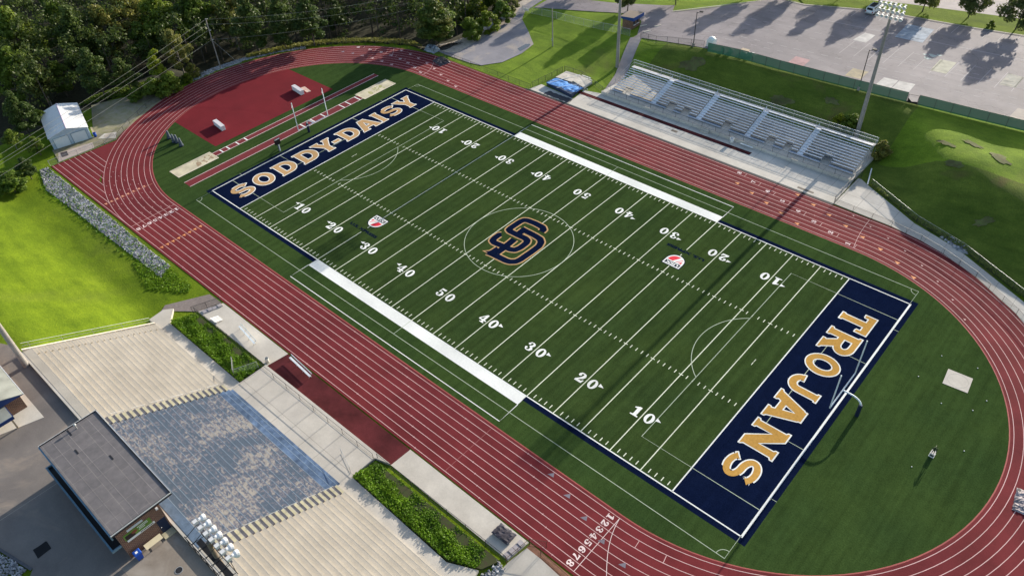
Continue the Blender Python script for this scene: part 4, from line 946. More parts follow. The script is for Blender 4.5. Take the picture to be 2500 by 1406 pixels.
# ------------------------------------------------------------------ far side concrete and the aluminium bleachers
struct('far_apron', MB().prism([(-22.3, 40.95), (35.6, 40.95), (35.35, 48.5), (-19.6, 48.5), (-23.3, 47.5)], -.2, .03), CONCG)
struct('pale_apron_strip', MB().flat([[(-22.3, 40.97), (35.5, 40.97), (35.45, 43.6), (-22.8, 43.6)]], .0345), CONC)
struct('pale_apron_strip', MB().flat([[(-33.2, 41.0), (-22.4, 41.0), (-22.9, 43.3), (-32.4, 44.2)]], .01), CONCG)
struct('drain_slot', MB().flat([[(-34, 40.42), (35.6, 40.42), (35.6, 40.9), (-34, 40.9)]], .012), mat('dark_drain', (.03, .028, .03), .2, 3))
struct('vault_runway', MB().flat([[(-24.2, 45.75), (16.9, 45.85), (16.95, 46.9), (-24.1, 46.8)]], .039), DARKRED)
struct('ramp_walk', MB().prism([(35.62, 41.0), (45.5, 40.75), (50.5, 39.95), (54.5, 38.75), (60, 36.3), (67.0, 31.6), (72.5, 26.3), (77, 20), (80, 12), (83, 12), (79.8, 20.5), (74.5, 28.2), (67.4, 34.6), (56.1, 41.0), (52.8, 42.2), (48.1, 43.7), (38.2, 49.4), (36.2, 50.7), (35.62, 50.7)], -.2, .03), CONCG)
for x, y, l in ((28.6, 41.5, 3.0),): struct('drain_cover', MB().box(x, x + l, y, y + .5, .03, .042), mat('brown_grate', (.16, .13, .10), .3, 4))
struct('drain_cover', MB().box(.6, 1.9, 44.5, 45.2, .03, .045), mat('brown_grate', (.16, .13, .10), .3, 4))
SLB = .60
struct('bleacher_slab', MB().prism([(-19.35, 48.5), (35.3, 48.5), (35.3, 59.3), (-18.2, 59.3)], -.5, SLB), CONCG)
t = thing('step_block', 'pale concrete step block against the low wall under the bleachers', 'steps', (6.0, 48.2, 0))
MB().box(5.2, 6.9, 47.7, 48.49, .03, .3).build('lower_step', CONC, t); MB().box(5.2, 6.9, 48.1, 48.49, .3, .5).build('upper_step', CONC, t)
bench('white bench on the slab edge in front of the bleachers', (15.2, 47.9, .03), 2.6, R(-1), back=False)
bl = thing('bleachers', 'long bank of aluminium bleachers in five sections facing the field', 'bleachers', (9, 53, .6))
BX0, BX1, BW, AW = -17.8, 34.55, 9.51, 1.2
ZS, YS, DZ, DY, NB = 1.20, 51.05, .2065, .62, 11
NOTCH = {0: [(-15.3, -13.4)], 1: [(-4.5, -2.7), (-1.0, .7)], 2: [(8.2, 9.9)], 3: [(17.5, 19.2), (21.1, 22.6)], 4: [(28.5, 30.2)]}
def seg(x0, x1, k, row):
    cuts = NOTCH[k] if row < 2 else []; out = []; a = x0
    for c0, c1 in cuts: out.append((a, c0)); a = c1
    out.append((a, x1)); return out
for k in range(5):
    x0 = BX0 + k * (BW + AW); x1 = x0 + BW
    for r in range(NB):
        z = ZS + r * DZ; y = YS + r * DY
        for a, b_ in seg(x0, x1, k, r):
            MB().box(a, b_, y - .12, y + .13, z - .045, z).build('seat_plank', ALU, bl)
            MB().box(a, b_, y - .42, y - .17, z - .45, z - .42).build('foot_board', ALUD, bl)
    for c0, c1 in NOTCH[k]:
        rr = MB(); rr.tube([(c0, YS - .4, SLB), (c0, YS - .4, 1.6), (c0, YS + DY * 1.6, 2.0), (c1, YS + DY * 1.6, 2.0), (c1, YS - .4, 1.6), (c1, YS - .4, SLB)], .025, 5); rr.build('bay_rail', METAL, bl)
for k in range(4):
    x0 = BX0 + BW + k * (BW + AW); st = MB()
    for r in range(NB):
        z = ZS + r * DZ; y = YS + r * DY
        st.box(x0 + .06, x0 + AW - .06, y - .46, y + .14, z - .45, z - .40); st.box(x0 + .06, x0 + AW - .06, y - .16, y + .14, z - .40, z - .30)
    s_ = st.build('aisle_steps', ALU, bl)
    MB().tube([(x0 + AW / 2, YS + .3, ZS), (x0 + AW / 2, YS + .3, ZS + .75), (x0 + AW / 2, YS + 10 * DY, ZS + 10 * DZ + .75), (x0 + AW / 2, YS + 10 * DY, ZS + 10 * DZ)], .04, 5).build('aisle_rail', ALU, s_)
for k in range(5):
    fb = MB(); x0 = BX0 + k * (BW + AW)
    for a, b_ in seg(x0, x0 + BW + (AW if k < 4 else 0), k, 0): fb.box(a, b_, YS - .95, YS - .45, ZS - .45, ZS - .41)
    fb.build('front_walk_boards', mat('grey_aluminium', (.42, .46, .52), .08, 3, .5, .2), bl)
yb, zb = YS + 10 * DY + .2, ZS + 10 * DZ
MB().box(BX0 - .3, BX1 + .3, yb + .1, yb + 1.05, zb - .42, zb - .36).build('top_walkway', mat('pale_deck', (.66, .62, .60), .06, 2, .5), bl)
br_ = MB(); yr = yb + 1.1
for z in (zb + .95, zb + .3): br_.cyl((BX0 - .4, yr, z), (BX1 + .4, yr, z), .035, n=5)
br_.build('back_rail', ALU, bl)
for i in range(24):
    x = BX0 - .4 + i * (BX1 - BX0 + .8) / 23
    MB().cyl((x, yr, SLB), (x, yr, zb + .95), .032, n=5).build('back_post', METAL, bl)
MB().face([(BX0 - .4, yr, zb - .3), (BX1 + .4, yr, zb - .3), (BX1 + .4, yr, zb + .93), (BX0 - .4, yr, zb + .93)]).build('back_mesh', CHAINL, bl)
for x in (BX0 - .4, BX1 + .4):
    sr = MB()
    for h_ in (.95, .3): sr.cyl((x, YS - .9, ZS - .45 + h_ + .4), (x, yr, zb + h_), .035, n=5)
    for i in range(6):
        f = i / 5; y = YS - .9 + f * (yr - YS + .9); zt = ZS + .9 + f * (zb + .95 - ZS - .9); sr.cyl((x, y, SLB), (x, y, zt), .03, n=5)
    sr.build('end_rail', METAL, bl)
fr = MB()
for k in range(18):
    x = BX0 + k * (BX1 - BX0) / 17
    fr.cyl((x, yb + .9, SLB), (x, yb + .9, zb - .4), .05, n=5); fr.cyl((x, YS - .5, SLB + .03), (x, yb + .9, zb - .5), .04, n=5)
fr.build('under_frame', METAL, bl)
fence_line('slab_railing', 'dark post and rail along the slab edge below the bleachers', [(-19.0, 48.6), (35.1, 48.6)], 1.0, 3.0, CHAIN, STEELD, 'railing', hz=zc(SLB), r=.03)
# ------------------------------------------------------------------ fences of the far side
fence_line('chain_link_fence', 'chain-link fence crossing the far apron at the bleachers right end', [(35.55, 41.1), (35.45, 49.2), (35.9, 51.4)], 1.5, 2.4, CHAIN, STEELD, hz=zc(.03))
fence_line('chain_link_fence', 'chain-link fence on the track kerb beside the ramp walk', [(35.7, 40.9), (45.5, 40.6), (50.5, 39.8), (54.4, 38.6), (60, 36.1), (67.0, 31.4), (72.4, 26.1), (76.9, 19.9), (80, 12)], 1.1, 3.3, CHAIN, STEELD, hz=zc(.02), r=.03)
fence_line('chain_link_fence', 'chain-link fence along the foot of the grass bank beside the ramp walk', [(38.2, 50.0), (48.2, 44.3), (56.2, 41.6), (67.8, 35.2), (75.0, 28.8), (80.2, 20.9), (83.5, 12)], 1.25, 3.3, CHAIN, STEELD, prail=mat('bright_rail', (.36, .38, .36), .1, 3, .5, .4), r=.028)
fence_line('chain_link_fence', 'low chain-link fence round the outside of the far-left bend by the gravel yard', [(-33, 41.2), (-46, 41.3), (-56.5, 41.5), (-60.0, 41.4), (-66, 40.5)], 1.1, 3.0, CHAIN, STEELD, hz=zc(0), r=.03)
fence_line('chain_link_fence', 'chain-link fence behind the far-left bend below the dark woods', [(-67.5, 40.4), (-73.5, 37.9), (-80, 34.0), (-86.5, 28.6), (-92, 21.5)], 1.1, 3.0, None, STEELD, hz=zc(-.1), r=.03)
fence_line('chain_link_fence', 'chain-link fence along the left bend beside the shed yard', [(-88.0, -26.4), (-91.9, -21.6), (-93.5, -18.7), (-95.2, -15.9), (-96.0, -13.2), (-96.9, -10.2)], 1.1, 3.4, CHAIN, STEELD, hz=zc(-.02), r=.035)
fence_line('chain_link_fence', 'pale chain-link fence across the end of the track chute by the shed', [(-89.0, -40.1), (-88.8, -37.7), (-88.1, -31.5), (-87.9, -26.7)], 1.2, 2.8, CHAINL, METAL, hz=zc(0), r=.04)
fence_line('chain_link_fence', 'chain-link fence beside the pole vault mat on the grass', [(-33.2, 42.0), (-32.6, 48.0), (-32.4, 51.5)], 1.2, 2.2, CHAIN, STEELD)
fence_line('chain_link_fence', 'chain-link fence across the grass behind the pole vault mat', [(-32.2, 52.0), (-27.5, 52.3), (-22.5, 50.5), (-19.8, 49.4)], 1.2, 2.4, CHAIN, STEELD)
fence_line('chain_link_fence', 'long grey chain-link fence across the grass below the ticket booth', [(-61.0, 70.5), (-55, 71.2), (-50.5, 71.5), (-45, 71.5), (-39, 71.6), (-33.5, 71.8), (-28.2, 71.2)], 1.7, 3.2, CHAINL, METAL)
fence_line('chain_link_fence', 'dark chain-link fence along the parking lot edge near the small lamp post', [(-24.8, 70.6), (-20.0, 69.6), (-14.5, 70.0), (-8.4, 70.4)], 1.7, 2.8, CHAIN, STEELD)
def screen(label, pts):
    return fence_line('windscreen_fence', label, pts, 2.0, 3.0, SCREEN, STEELD, 'fence', low=False)
screen('long green windscreen fence along the parking lot left of the open gap', [(-7.0, 69.6), (0, 70.55), (9.0, 70.8), (18.2, 71.4), (24.2, 71.8), (34.1, 72.6)])
screen('green windscreen fence along the parking lot right of the open gap', [(36.1, 72.8), (44.9, 73.5), (54.2, 74.4), (66, 75.8), (80, 77.5)])
t = thing('lot_gate', 'dark open gate hanging in the gap of the green fence', 'gate', (34.2, 72.6, H(34.2, 72.6)))
zg = H(35.1, 72.7)
MB().tube([(34.25, 72.6, zg), (34.25, 72.6, zg + 1.7), (36.0, 72.8, zg + 1.75), (36.0, 72.8, zg)], .045, 5).build('frame', STEELD, t)
MB().face([(34.3, 72.6, zg + .05), (36.0, 72.75, zg + .05), (36.0, 72.75, zg + .55), (35.0, 72.7, zg + .35), (34.3, 72.6, zg + .95)]).build('fallen_screen', BLACK, t)
# ------------------------------------------------------------------ parking lot, road, yard
zl = ZL + .03
drape('parking_lot', [(-26.3, 71.2), (-8, 70.7), (2, 71.1), (9, 71.2), (18.2, 71.7), (34, 73.0), (54.2, 74.9), (85, 78.6), (85, 122), (43, 114.6), (32.9, 112.6), (20, 110.85), (13.9, 110.3), (-1.7, 103.9), (-8, 104), (-27.5, 88.0), (-29.4, 92.0), (-44, 86), (-60, 82), (-60, 74), (-36, 82.3), (-31, 80)], ASPH, .03, 4.0)
kb = MB().strip([(85, 122), (43, 114.6), (32.9, 112.6), (20, 110.85), (13.9, 110.3), (-1.7, 103.9), (-8, 104), (-27.5, 88.0)], .3, zl + .12)
kb.strip([(85, 122.15), (43, 114.75), (32.9, 112.75), (20, 111.0)], .1, zl + .01); kb.v = [(x, y, H(x, y) + z - ZL) for x, y, z in kb.v]; struct('lot_kerb', kb, CONCG)
drape('lot_verge', [(-1.7, 104.0), (13.9, 110.45), (20, 111), (32.9, 112.75), (43, 114.75), (85, 122.2), (85, 131), (40.3, 123.3), (17.1, 117.5), (4.3, 113.2), (-8, 110)], LAWN, .09, 6.0)
drape('road', [(-60, 96), (-8, 110), (4.3, 113.2), (17.1, 117.5), (40.3, 123.3), (85, 131), (110, 140), (110, 155), (37.3, 134.0), (22.1, 125.5), (0, 118), (-60, 104)], ROADM, .05, 6.0)
lp = MB()
def ll(a, b_, w_=.13): lp.strip([a, b_], w_, zl + .006)
ll((-24, 75.0), (82, 84.6)); ll((4.4, 98.4), (82, 106.8)); ll((-12, 83.2), (6, 85.2))
for i in range(34):
    x = -14 + i * 2.95; y0_ = 87.6 + (x - 33) * .10
    if x > 14: ll((x, y0_ - 1.2), (x + .12, y0_ + 7.0), .09)
    ll((x + .7, y0_ + 3.1), (x + 2.0, y0_ + 3.2), .11); ll((x + .3, y0_ - 3.6), (x + 1.7, y0_ - 3.45), .12); ll((x + .9, y0_ - 6.2), (x + 2.2, y0_ - 6.05), .10)
    ll((x + .2, y0_ + 6.4), (x + 1.6, y0_ + 6.5), .10)
    if x > 6: ll((x, 104.0 + (x - 10) * .17), (x + .1, 109.0 + (x - 10) * .17), .08)
ll((20, 87.5), (70, 92.5), .09)
lp.v = [(x, y, H(x, y) + z - ZL + .004) for x, y, z in lp.v]; struct('stall_lines', lp, mat('worn_stall_paint', (.46, .43, .43), .12, 1.5, .8)); 
def patch(name, pts, m): struct(name, MB().flat([pts], zl + .010), m)
PW = mat('white_chalked_stall', (.52, .49, .46), .1, 1.2, .85, big=.15, bigs=.6)
PY = mat('pale_yellow_chalked_stall', (.44, .42, .33), .1, 1.2, .85, big=.15, bigs=.6)
patch('painted_stall', [(15.05, 92.5), (17.85, 92.6), (17.95, 97.3), (15.7, 97.3)], PW)
patch('painted_stall', [(33.0, 87.8), (36.0, 88.1), (35.9, 94.1), (32.8, 93.8)], PY)
patch('painted_stall', [(26.9, 75.0), (29.8, 75.4), (29.7, 80.0), (27.0, 79.7)], PW); patch('painted_stall', [(29.95, 75.4), (33.1, 75.9), (32.9, 80.4), (29.9, 80.0)], PW)
patch('painted_stall', [(9.0, 74.5), (12.2, 74.8), (12.2, 78.4), (9.0, 78.3)], mat('red_chalked_stall', (.40, .24, .24), .12, 1.2, .85, big=.15, bigs=.6))
patch('painted_stall', [(45.3, 89.5), (48.2, 89.9), (48.2, 95.2), (45.3, 95.3)], mat('grey_green_chalked_stall', (.30, .31, .28), .15, 1.0, .85, c2=(.44, .40, .33), big=.2, bigs=.5))
patch('painted_stall', [(20.6, 76.0), (23.7, 76.3), (23.7, 80.2), (20.6, 80.0)], mat('yellow_chalked_stall', (.36, .31, .24), .15, 1.0, .85, c2=(.42, .34, .20), big=.2, bigs=.5))
patch('painted_stall', [(21.5, 98.9), (27.2, 99.3), (26.8, 107.2), (21.2, 106.8)], mat('pale_blue_chalked_stall', (.26, .31, .38), .2, 1.0, .85, c2=(.38, .42, .47), big=.2, bigs=.5))
patch('painted_stall', [(50.5, 77.0), (54.0, 77.4), (54.0, 82.5), (50.8, 82.2)], mat('tan_chalked_stall', (.38, .33, .29), .1, 1.0, .85))
sp = MB()
for (x, y, r_) in ((31.0, 94.6, .8), (30.6, 92.8, .7), (32.0, 95.5, .5), (29.6, 94.2, .4)): sp.flat([[(x + r_ * (1 + .3 * math.sin(a * 3.1)) * math.cos(a), y + r_ * .8 * (1 + .25 * math.cos(a * 2.3)) * math.sin(a)) for a in np.linspace(0, 2 * pi, 15)[:-1]]], zl + .010)
struct('paint_spill', sp, mat('pale_green_paint', (.42, .48, .45), .1, 2))
drape('gravel_yard', [(-66.5, 42.6), (-60.4, 42.0), (-52.5, 42.3), (-49.5, 42.9), (-46.6, 47), (-45.8, 53), (-46.5, 58), (-52, 62.5), (-58.0, 67), (-60.5, 71), (-61.2, 80), (-66, 82), (-65.2, 70.8), (-62.6, 60), (-62.4, 51)], GRAVEL, .03)
drape('dirt_track', [(-65.5, 42.8), (-61.2, 42.6), (-58.5, 44.5), (-59.2, 51), (-59.6, 58), (-60.5, 66), (-63.2, 72), (-63.8, 84), (-67.5, 88), (-66.0, 74), (-63.8, 62), (-63.4, 50)], DIRT, .05)
drape('puddle', [(-48.3, 54.2), (-46.8, 53.5), (-46.6, 56.5), (-47.2, 57.8), (-48.2, 57.0)], mat('still_water', (.10, .11, .12), .05, 2, .08, spec=.6), .045)
drape('access_path', [(-19.6, 49.5), (-18.4, 49.2), (-19.6, 57.5), (-23.0, 66.5), (-25.0, 71.5), (-27.6, 70.6), (-24.9, 64.0), (-22.2, 57.5)], m_asphalt('path_asphalt', (.26, .235, .235)), .03)
drape('entry_drive', [(-27, 71), (-24.5, 71.5), (-22.5, 71.3), (-26.4, 74.5)], ASPH, .035)
SOILB = mat('bare_red_soil', (.15, .12, .055), .3, 1.5, .95, c2=(.12, .15, .04), big=.3, bigs=.4)
def blob(cx, cy, rx, ry, yaw, seed):
    rn = random.Random(seed); o = []
    for i in range(18):
        a = 2 * pi * i / 18; k = rn.uniform(.6, 1.25); x, y = rx * k * math.cos(a), ry * k * math.sin(a); o.append((cx + x * math.cos(yaw) - y * math.sin(yaw), cy + x * math.sin(yaw) + y * math.cos(yaw)))
    return o
for i, (px, py, rx, ry, yw) in enumerate(((2310, 350, 1.6, .6, -.2), (2375, 352, 1.9, .7, -.3), (2440, 385, 2.0, 1.1, -.5), (2400, 545, 1.4, .8, .5), (2330, 400, 1.5, .9, .2), (1690, 165, 2.6, 1.6, .3), (1905, 262, 2.4, 1.0, .1), (2030, 240, 1.8, .8, 0))):
    z_ = 3.0
    for _ in range(8): q_ = G(px, py, z_); z_ = H(q_.x, q_.y)
    drape('bare_soil', blob(q_.x, q_.y, rx, ry, yw, i), SOILB, .03, 1.0)
# ------------------------------------------------------------------ shed yard at the left
drape('shed_yard', [(-88.2, -26.9), (-91.8, -20.6), (-95.9, -12.0), (-99.5, -11.5), (-104.5, -17), (-107, -23), (-98, -27), (-93.0, -29.0), (-94.8, -37.2), (-89.4, -38.2), (-88.6, -31.4)], mat('sandy_yard', (.36, .31, .24), .2, .8, .95, c2=(.20, .19, .08), big=.35, bigs=.12), .03)
struct('shed_apron', MB().prism([(-92.6, -36.9), (-89.05, -38.4), (-88.5, -31.2), (-91.0, -30.4)], -.1, .035), mat('pinkish_concrete', (.42, .35, .31), .15, 1, .9))
t = thing('throwing_circle', 'pale shot put pad with a dirt circle beside the white shed', 'throwing pad', (-90.6, -26.9, 0))
MB().prism([(-91.4, -29.0), (-88.5, -26.5), (-90.8, -25.2), (-92.3, -27.2)], -.1, .045).build('pad', CONC, t); MB().cyl((-90.7, -26.9, .05), (-90.7, -26.9, .055), 1.05, n=24).build('dirt_disc', DIRT, t)
sh = thing('metal_shed', 'pale blue metal shed with white gable roof at the edge of the woods', 'shed', (-94, -33, 0))
A0, B0 = Vector((-94.55, -36.85)), Vector((-92.75, -29.6)); Ld = Vector((-12.2, 3.4))
def sq(a, z): return (a.x, a.y, z)
A1, B1 = A0 + Ld, B0 + Ld; M0, M1 = (A0 + B0) / 2, (A1 + B1) / 2; ez, rz_ = 2.6, 3.65
MB().add([sq(A0, -.3), sq(B0, -.3), sq(B0, ez), sq(M0, rz_), sq(A0, ez), sq(A1, -.3), sq(B1, -.3), sq(B1, ez), sq(M1, rz_), sq(A1, ez)], [(0, 1, 2, 3, 4), (9, 8, 7, 6, 5), (0, 5, 6, 1), (1, 6, 7, 2), (4, 9, 5, 0), (2, 7, 8, 3), (3, 8, 9, 4)]).build('wall', SHEDW, sh)
nrm = (B0 - A0).normalized() * .18; fw = -Ld.normalized() * .15
def slab(a, b_, c, d, th): return MB().hull8([(p[0], p[1], p[2] + .01) for p in (a, b_, c, d)], [(p[0], p[1], p[2] + th) for p in (a, b_, c, d)])
slab(sq(B0 + nrm + fw, ez - .06), sq(B1 + nrm - fw, ez - .06), sq(M1 - fw, rz_), sq(M0 + fw, rz_), .05).build('roof_slope', SHEDR, sh)
slab(sq(A0 - nrm + fw, ez - .06), sq(M0 + fw, rz_), sq(M1 - fw, rz_), sq(A1 - nrm - fw, ez - .06), .05).build('roof_slope', SHEDR, sh)
MB().cyl(sq(M0 + fw, rz_ + .06), sq(M1 - fw, rz_ + .06), .09, n=6).build('ridge_cap', mat('purple_trim', (.35, .28, .40), .1, 3, .4), sh)
for f0, f1 in ((.08, .46), (.54, .92)):
    p, q_ = A0.lerp(B0, f0) + fw * .2, A0.lerp(B0, f1) + fw * .2
    d_ = MB().hull8([sq(p, .05), sq(q_, .05), sq(q_ - fw * .4, .05), sq(p - fw * .4, .05)], [sq(p, 2.25), sq(q_, 2.25), sq(q_ - fw * .4, 2.25), sq(p - fw * .4, 2.25)]).build('garage_door', mat('white_door', (.62, .68, .72), .05, 2, .5), sh)
    MB().tube([sq(p + fw * .1, .05), sq(p + fw * .1, 2.28), sq(q_ + fw * .1, 2.28), sq(q_ + fw * .1, .05)], .05, 4).build('door_frame', TEAL, d_)
can('plastic_drum', 'bright blue plastic drum at the corner of the shed', (-92.6, -28.9, .03), .32, .9, BLUEPL, 'drum')
t = thing('planks', 'pale planks leaning along the right wall of the shed', 'planks', (-94.5, -28.4, 0))
for i in range(3): MB().cyl((-93.2 + .15 * i, -28.95 + .1 * i, .1), (-96.8 + .1 * i, -27.95 + .12 * i, .25), .07, n=4).build('plank', mat('pale_timber', (.45, .36, .25), .2, 2), t)
t = thing('floor_mat', 'dark grey mat lying on the pinkish apron in front of the shed', 'mat', (-91.3, -36.4, .04))
MB().prism([(-92.3, -36.6), (-90.3, -37.1), (-90.0, -35.9), (-91.9, -35.4)], .036, .06).build('sheet', mat('charcoal_mat', (.06, .05, .055), .2, 3), t)
# ------------------------------------------------------------------ things in the far-left infield
for lb, c in (('white foam block on the dark red apron nearer the left bend', (-74.5, -10.4)), ('white foam block on the dark red apron beside a flat tan board', (-73.75, 9.25))):
    t = thing('foam_block', lb, 'foam block', (c[0], c[1], 0), R(-6))
    MB().prism([(-1.9, -.42), (1.9, -.42), (1.9, .42), (-1.9, .42)], .03, .98).build('body', WPAINT, t, world=False)
    MB().prism([(-1.92, -.44), (1.92, -.44), (1.92, .44), (-1.92, .44)], .98, 1.02).build('top_cover', mat('grey_white_vinyl', (.66, .63, .64), .06, 2, .5), t, world=False)
    MB().box(-1.93, 1.93, -.02, .02, .2, .97).build('seam', mat('grey_white_vinyl', (.66, .63, .64), .06, 2, .5), t, world=False)
t = thing('flat_board', 'flat tan board lying on the dark red apron', 'board', (-73.2, 11.0, 0))
MB().prism([(-74.9, 10.75), (-71.9, 10.2), (-71.65, 11.15), (-74.6, 11.65)], .01, .07).build('panel', mat('tan_board', (.55, .38, .32), .1, 2), t); MB().prism([(-73.3, 10.5), (-73.2, 10.48), (-73.0, 11.3), (-73.1, 11.33)], .07, .08).build('joint', mat('brown_joint', (.30, .20, .17), .1, 2), t)
for lb, q in (('long sand pit with a pale rim at the near end of the runways', [(-67.4, -26.05), (-64.05, -26.05), (-64.05, -17.25), (-67.4, -17.25)]), ('long sand pit with a pale rim at the far end of the runways', [(-62.2, 16.15), (-58.95, 16.1), (-58.9, 25.0), (-62.3, 25.0)])):
    t = thing('sand_pit', lb, 'sand pit', (q[0][0], q[0][1], 0))
    P0 = MB().flat([q], .006).build('sand', SAND, t)
    MB().strip(q, .22, .06, closed=True).build('rim', mat('cream_rim', (.70, .63, .48), .08, 2), t)
    rk = MB(); rn = random.Random(len(lb))
    for i in range(26):
        x = rn.uniform(q[0][0] + .9, q[1][0] - .6); y = rn.uniform(q[0][1] + (4.4 if q[0][1] < 0 else 2), q[2][1] - (.6 if q[0][1] < 0 else 2.5)); s = rn.uniform(.15, .5)
        rk.flat([[(x + s * rn.uniform(.4, 1.2) * math.cos(a), y + s * rn.uniform(.3, .9) * math.sin(a)) for a in np.linspace(0, 2 * pi, 9)[:-1]]], .0075 + i * .0003)
    rk.build('weedy_patches', mat('damp_sand', (.34, .24, .15), .2, 2, .95) if q[0][1] < 0 else mat('weedy_sand', (.38, .36, .15), .3, 2, .95), t, kind='stuff')
for i, (c, lb) in enumerate((((-79.1, -19.5), 'grey tackling dummy standing alone, first from the left on the infield turf'), ((-76.95, -19.65), 'grey tackling dummy standing second from the left on the infield turf'), ((-76.2, -19.35), 'grey tackling dummy close against its neighbour, third from the left'), ((-74.3, -19.5), 'grey tackling dummy standing fourth from the left, nearest the sand pit'))):
    t = thing('tackling_dummy', lb, 'tackling dummy', (c[0], c[1], .005), 0, 'tackling dummies on the infield')
    MB().lathe([(0, .02), (.44, .02), (.42, .25), (.30, .8), (.22, 1.6), (.17, 1.78), (0, 1.8)], (0, 0, 0), n=12).build('body', GREYV, t, world=False, smooth=True)
    MB().box(-.12, .12, -.44, -.34, .4, .55).build('handle', BLACK, t, world=False); MB().lathe([(.455, .02), (.455, .2), (.44, .22)], (0, 0, 0), n=12).build('base_band', NAVYP, t, world=False)
# ------------------------------------------------------------------ goal posts
for sx, lb in ((-1, 'white goal post with tall uprights behind the SODDY-DAISY end zone'), (1, 'white goal post with tall uprights over the TROJANS end zone')):
    xb, xc = (-57.5, -54.9) if sx < 0 else (57.45, 54.88)
    t = thing('goal_post', lb, 'goal post', (xb, 0, 0))
    MB().cyl((xb, 0, 0), (xb, 0, 2.0), .26, n=12).lathe([(.26, 2.0), (.20, 2.06), (0, 2.06)], (xb, 0, 0)).build('base_pad', NAVYP, t)
    gp = [(xb, 0, .1), (xb, 0, 2.0)] + [(xb + (xc - xb) * .62 * (1 - math.cos(R(a))), 0, 2.0 + 1.0 * math.sin(R(a))) for a in range(15, 91, 15)] + [(xc, 0, 3.0)]
    MB().tube(gp, .11, 8).build('gooseneck', WMET, t)
    MB().cyl((xc, -3.72, 3.05), (xc, 3.62, 3.05), .085, n=8).build('crossbar', WMET, t)
    for y in (-3.72, 3.62):
        u_ = MB().cyl((xc, y, 3.0), (xc, y, 9.05), .085, n=7).build('upright', WMET, t)
        MB().hull8([(xc, y - .03, 8.15), (xc + .12, y - .25, 8.1), (xc + .13, y - .24, 8.1), (xc + .01, y, 8.15)], [(xc, y - .03, 9.0), (xc + .06, y - .1, 9.02), (xc + .07, y - .09, 9.02), (xc + .01, y, 9.0)]).build('wind_ribbon', WPAINT, u_)
t = thing('play_clock', 'dark scoreboard panel on a padded post beside the SODDY-DAISY end zone', 'play clock', (-56.3, -8.1, 0))
MB().cyl((-56.3, -8.1, 0), (-56.3, -8.1, 1.5), .22, n=10).build('padded_post', GREYV, t)
MB().box(-56.45, -56.2, -8.7, -7.5, 1.5, 2.75).build('display_panel', BLACK, t); MB().box(-56.2, -56.17, -8.66, -7.54, 2.6, 2.74).build('white_trim', WPAINT, t)
MB().box(-56.12, -56.05, -8.2, -8.0, .1, 1.45).build('white_strip', WPAINT, t)
# discus pad, statue
t = thing('discus_pad', 'square pale concrete throwing pad on the turf inside the right bend', 'throwing pad', (65, 13, 0))
MB().prism([(63.7, 12.1), (66.75, 12.4), (66.45, 15.35), (63.4, 15.1)], -.05, .03).build('slab', CONC, t); MB().lathe([(1.22, .031), (1.22, .036), (1.27, .036), (1.27, .031)], (65.1, 13.75, 0), n=32).build('ring', mat('worn_ring', (.42, .38, .33), .1, 2), t)
wb_ = MB()
for i, (x, y) in enumerate(((60.9, 11.3), (61.9, 16.9), (66.3, 17.6), (69.0, 12.6), (64.8, 8.6), (68.2, 9.9), (69.5, 2.9), (65.6, -3.3))):
    MB().ball((x, y, .04), .075, .075, .05).build('marker_disc', WPAINT, None, label=['small white marker disc left of the pale throwing pad', 'small white marker disc nearest the TROJANS end line corner', 'small white marker disc just beyond the pale throwing pad', 'small white marker disc right of the pale throwing pad by the track', 'small white marker disc just below the pale throwing pad', 'small white marker disc below right of the throwing pad', 'small white marker disc on the turf nearest the right bend', 'small white marker disc beside the statue shadow'][i], cat='marker', group='marker discs on the turf')
t = thing('statue', 'small dark bronze statue of a standing figure on a white plinth on the turf', 'statue', (66.78, -.15, 0))
MB().box(66.5, 67.1, -.5, .3, 0, .06).build('plinth_foot', WPAINT, t); MB().prism([(66.53, -.47), (67.07, -.47), (67.07, .27), (66.53, .27)], .06, .58).build('plinth', mat('dirty_white_plinth', (.55, .53, .50), .08, 3), t)
MB().box(66.6, 67.0, -.478, -.47, .2, .42).build('plaque', BLACK, t)
bm_ = bpy.data.meshes.new('figure'); vv = [(0, 0, .55), (0, 0, .75), (0, 0, .93), (0, 0, .99), (0, 0, 1.08), (.08, 0, .42), (.10, .02, .2), (.11, -.05, .02), (-.08, 0, .42), (-.10, -.02, .2), (-.12, -.08, .02), (.16, 0, .88), (.24, 0, .70), (.20, -.12, .56), (-.16, 0, .88), (-.26, .0, .72), (-.20, -.14, .62)]
ee = [(0, 1), (1, 2), (2, 3), (3, 4), (0, 5), (5, 6), (6, 7), (0, 8), (8, 9), (9, 10), (2, 11), (11, 12), (12, 13), (2, 14), (14, 15), (15, 16)]
bm_.from_pydata(vv, ee, []); fo = link_mesh('figure', bm_, mat('bronze', (.07, .085, .06), .25, 5, .45, .4), t, False); fo.location = (0, -.05, .56)
sk = fo.modifiers.new('skin', 'SKIN'); rad = [.10, .11, .10, .05, .075, .065, .05, .045, .065, .05, .045, .055, .042, .035, .055, .042, .035]
for i, r_ in enumerate(rad): fo.data.skin_vertices[0].data[i].radius = (r_, r_)
fo.data.skin_vertices[0].data[0].use_root = True; fo.modifiers.new('sub', 'SUBSURF').levels = 1; fo.modifiers['sub'].render_levels = 1
MB().hull8([(66.76, -.26, 1.62), (66.80, -.26, 1.62), (66.80, .06, 1.58), (66.76, .06, 1.58)], [(66.76, -.24, 1.74), (66.80, -.24, 1.74), (66.80, .10, 1.72), (66.76, .10, 1.72)]).build('helmet_crest', mat('bronze', (.07, .085, .06)), t)
MB().cyl((67.07, -.22, .75), (67.03, -.2, 1.62), .03).build('staff', mat('bronze', (.07, .085, .06)), t)
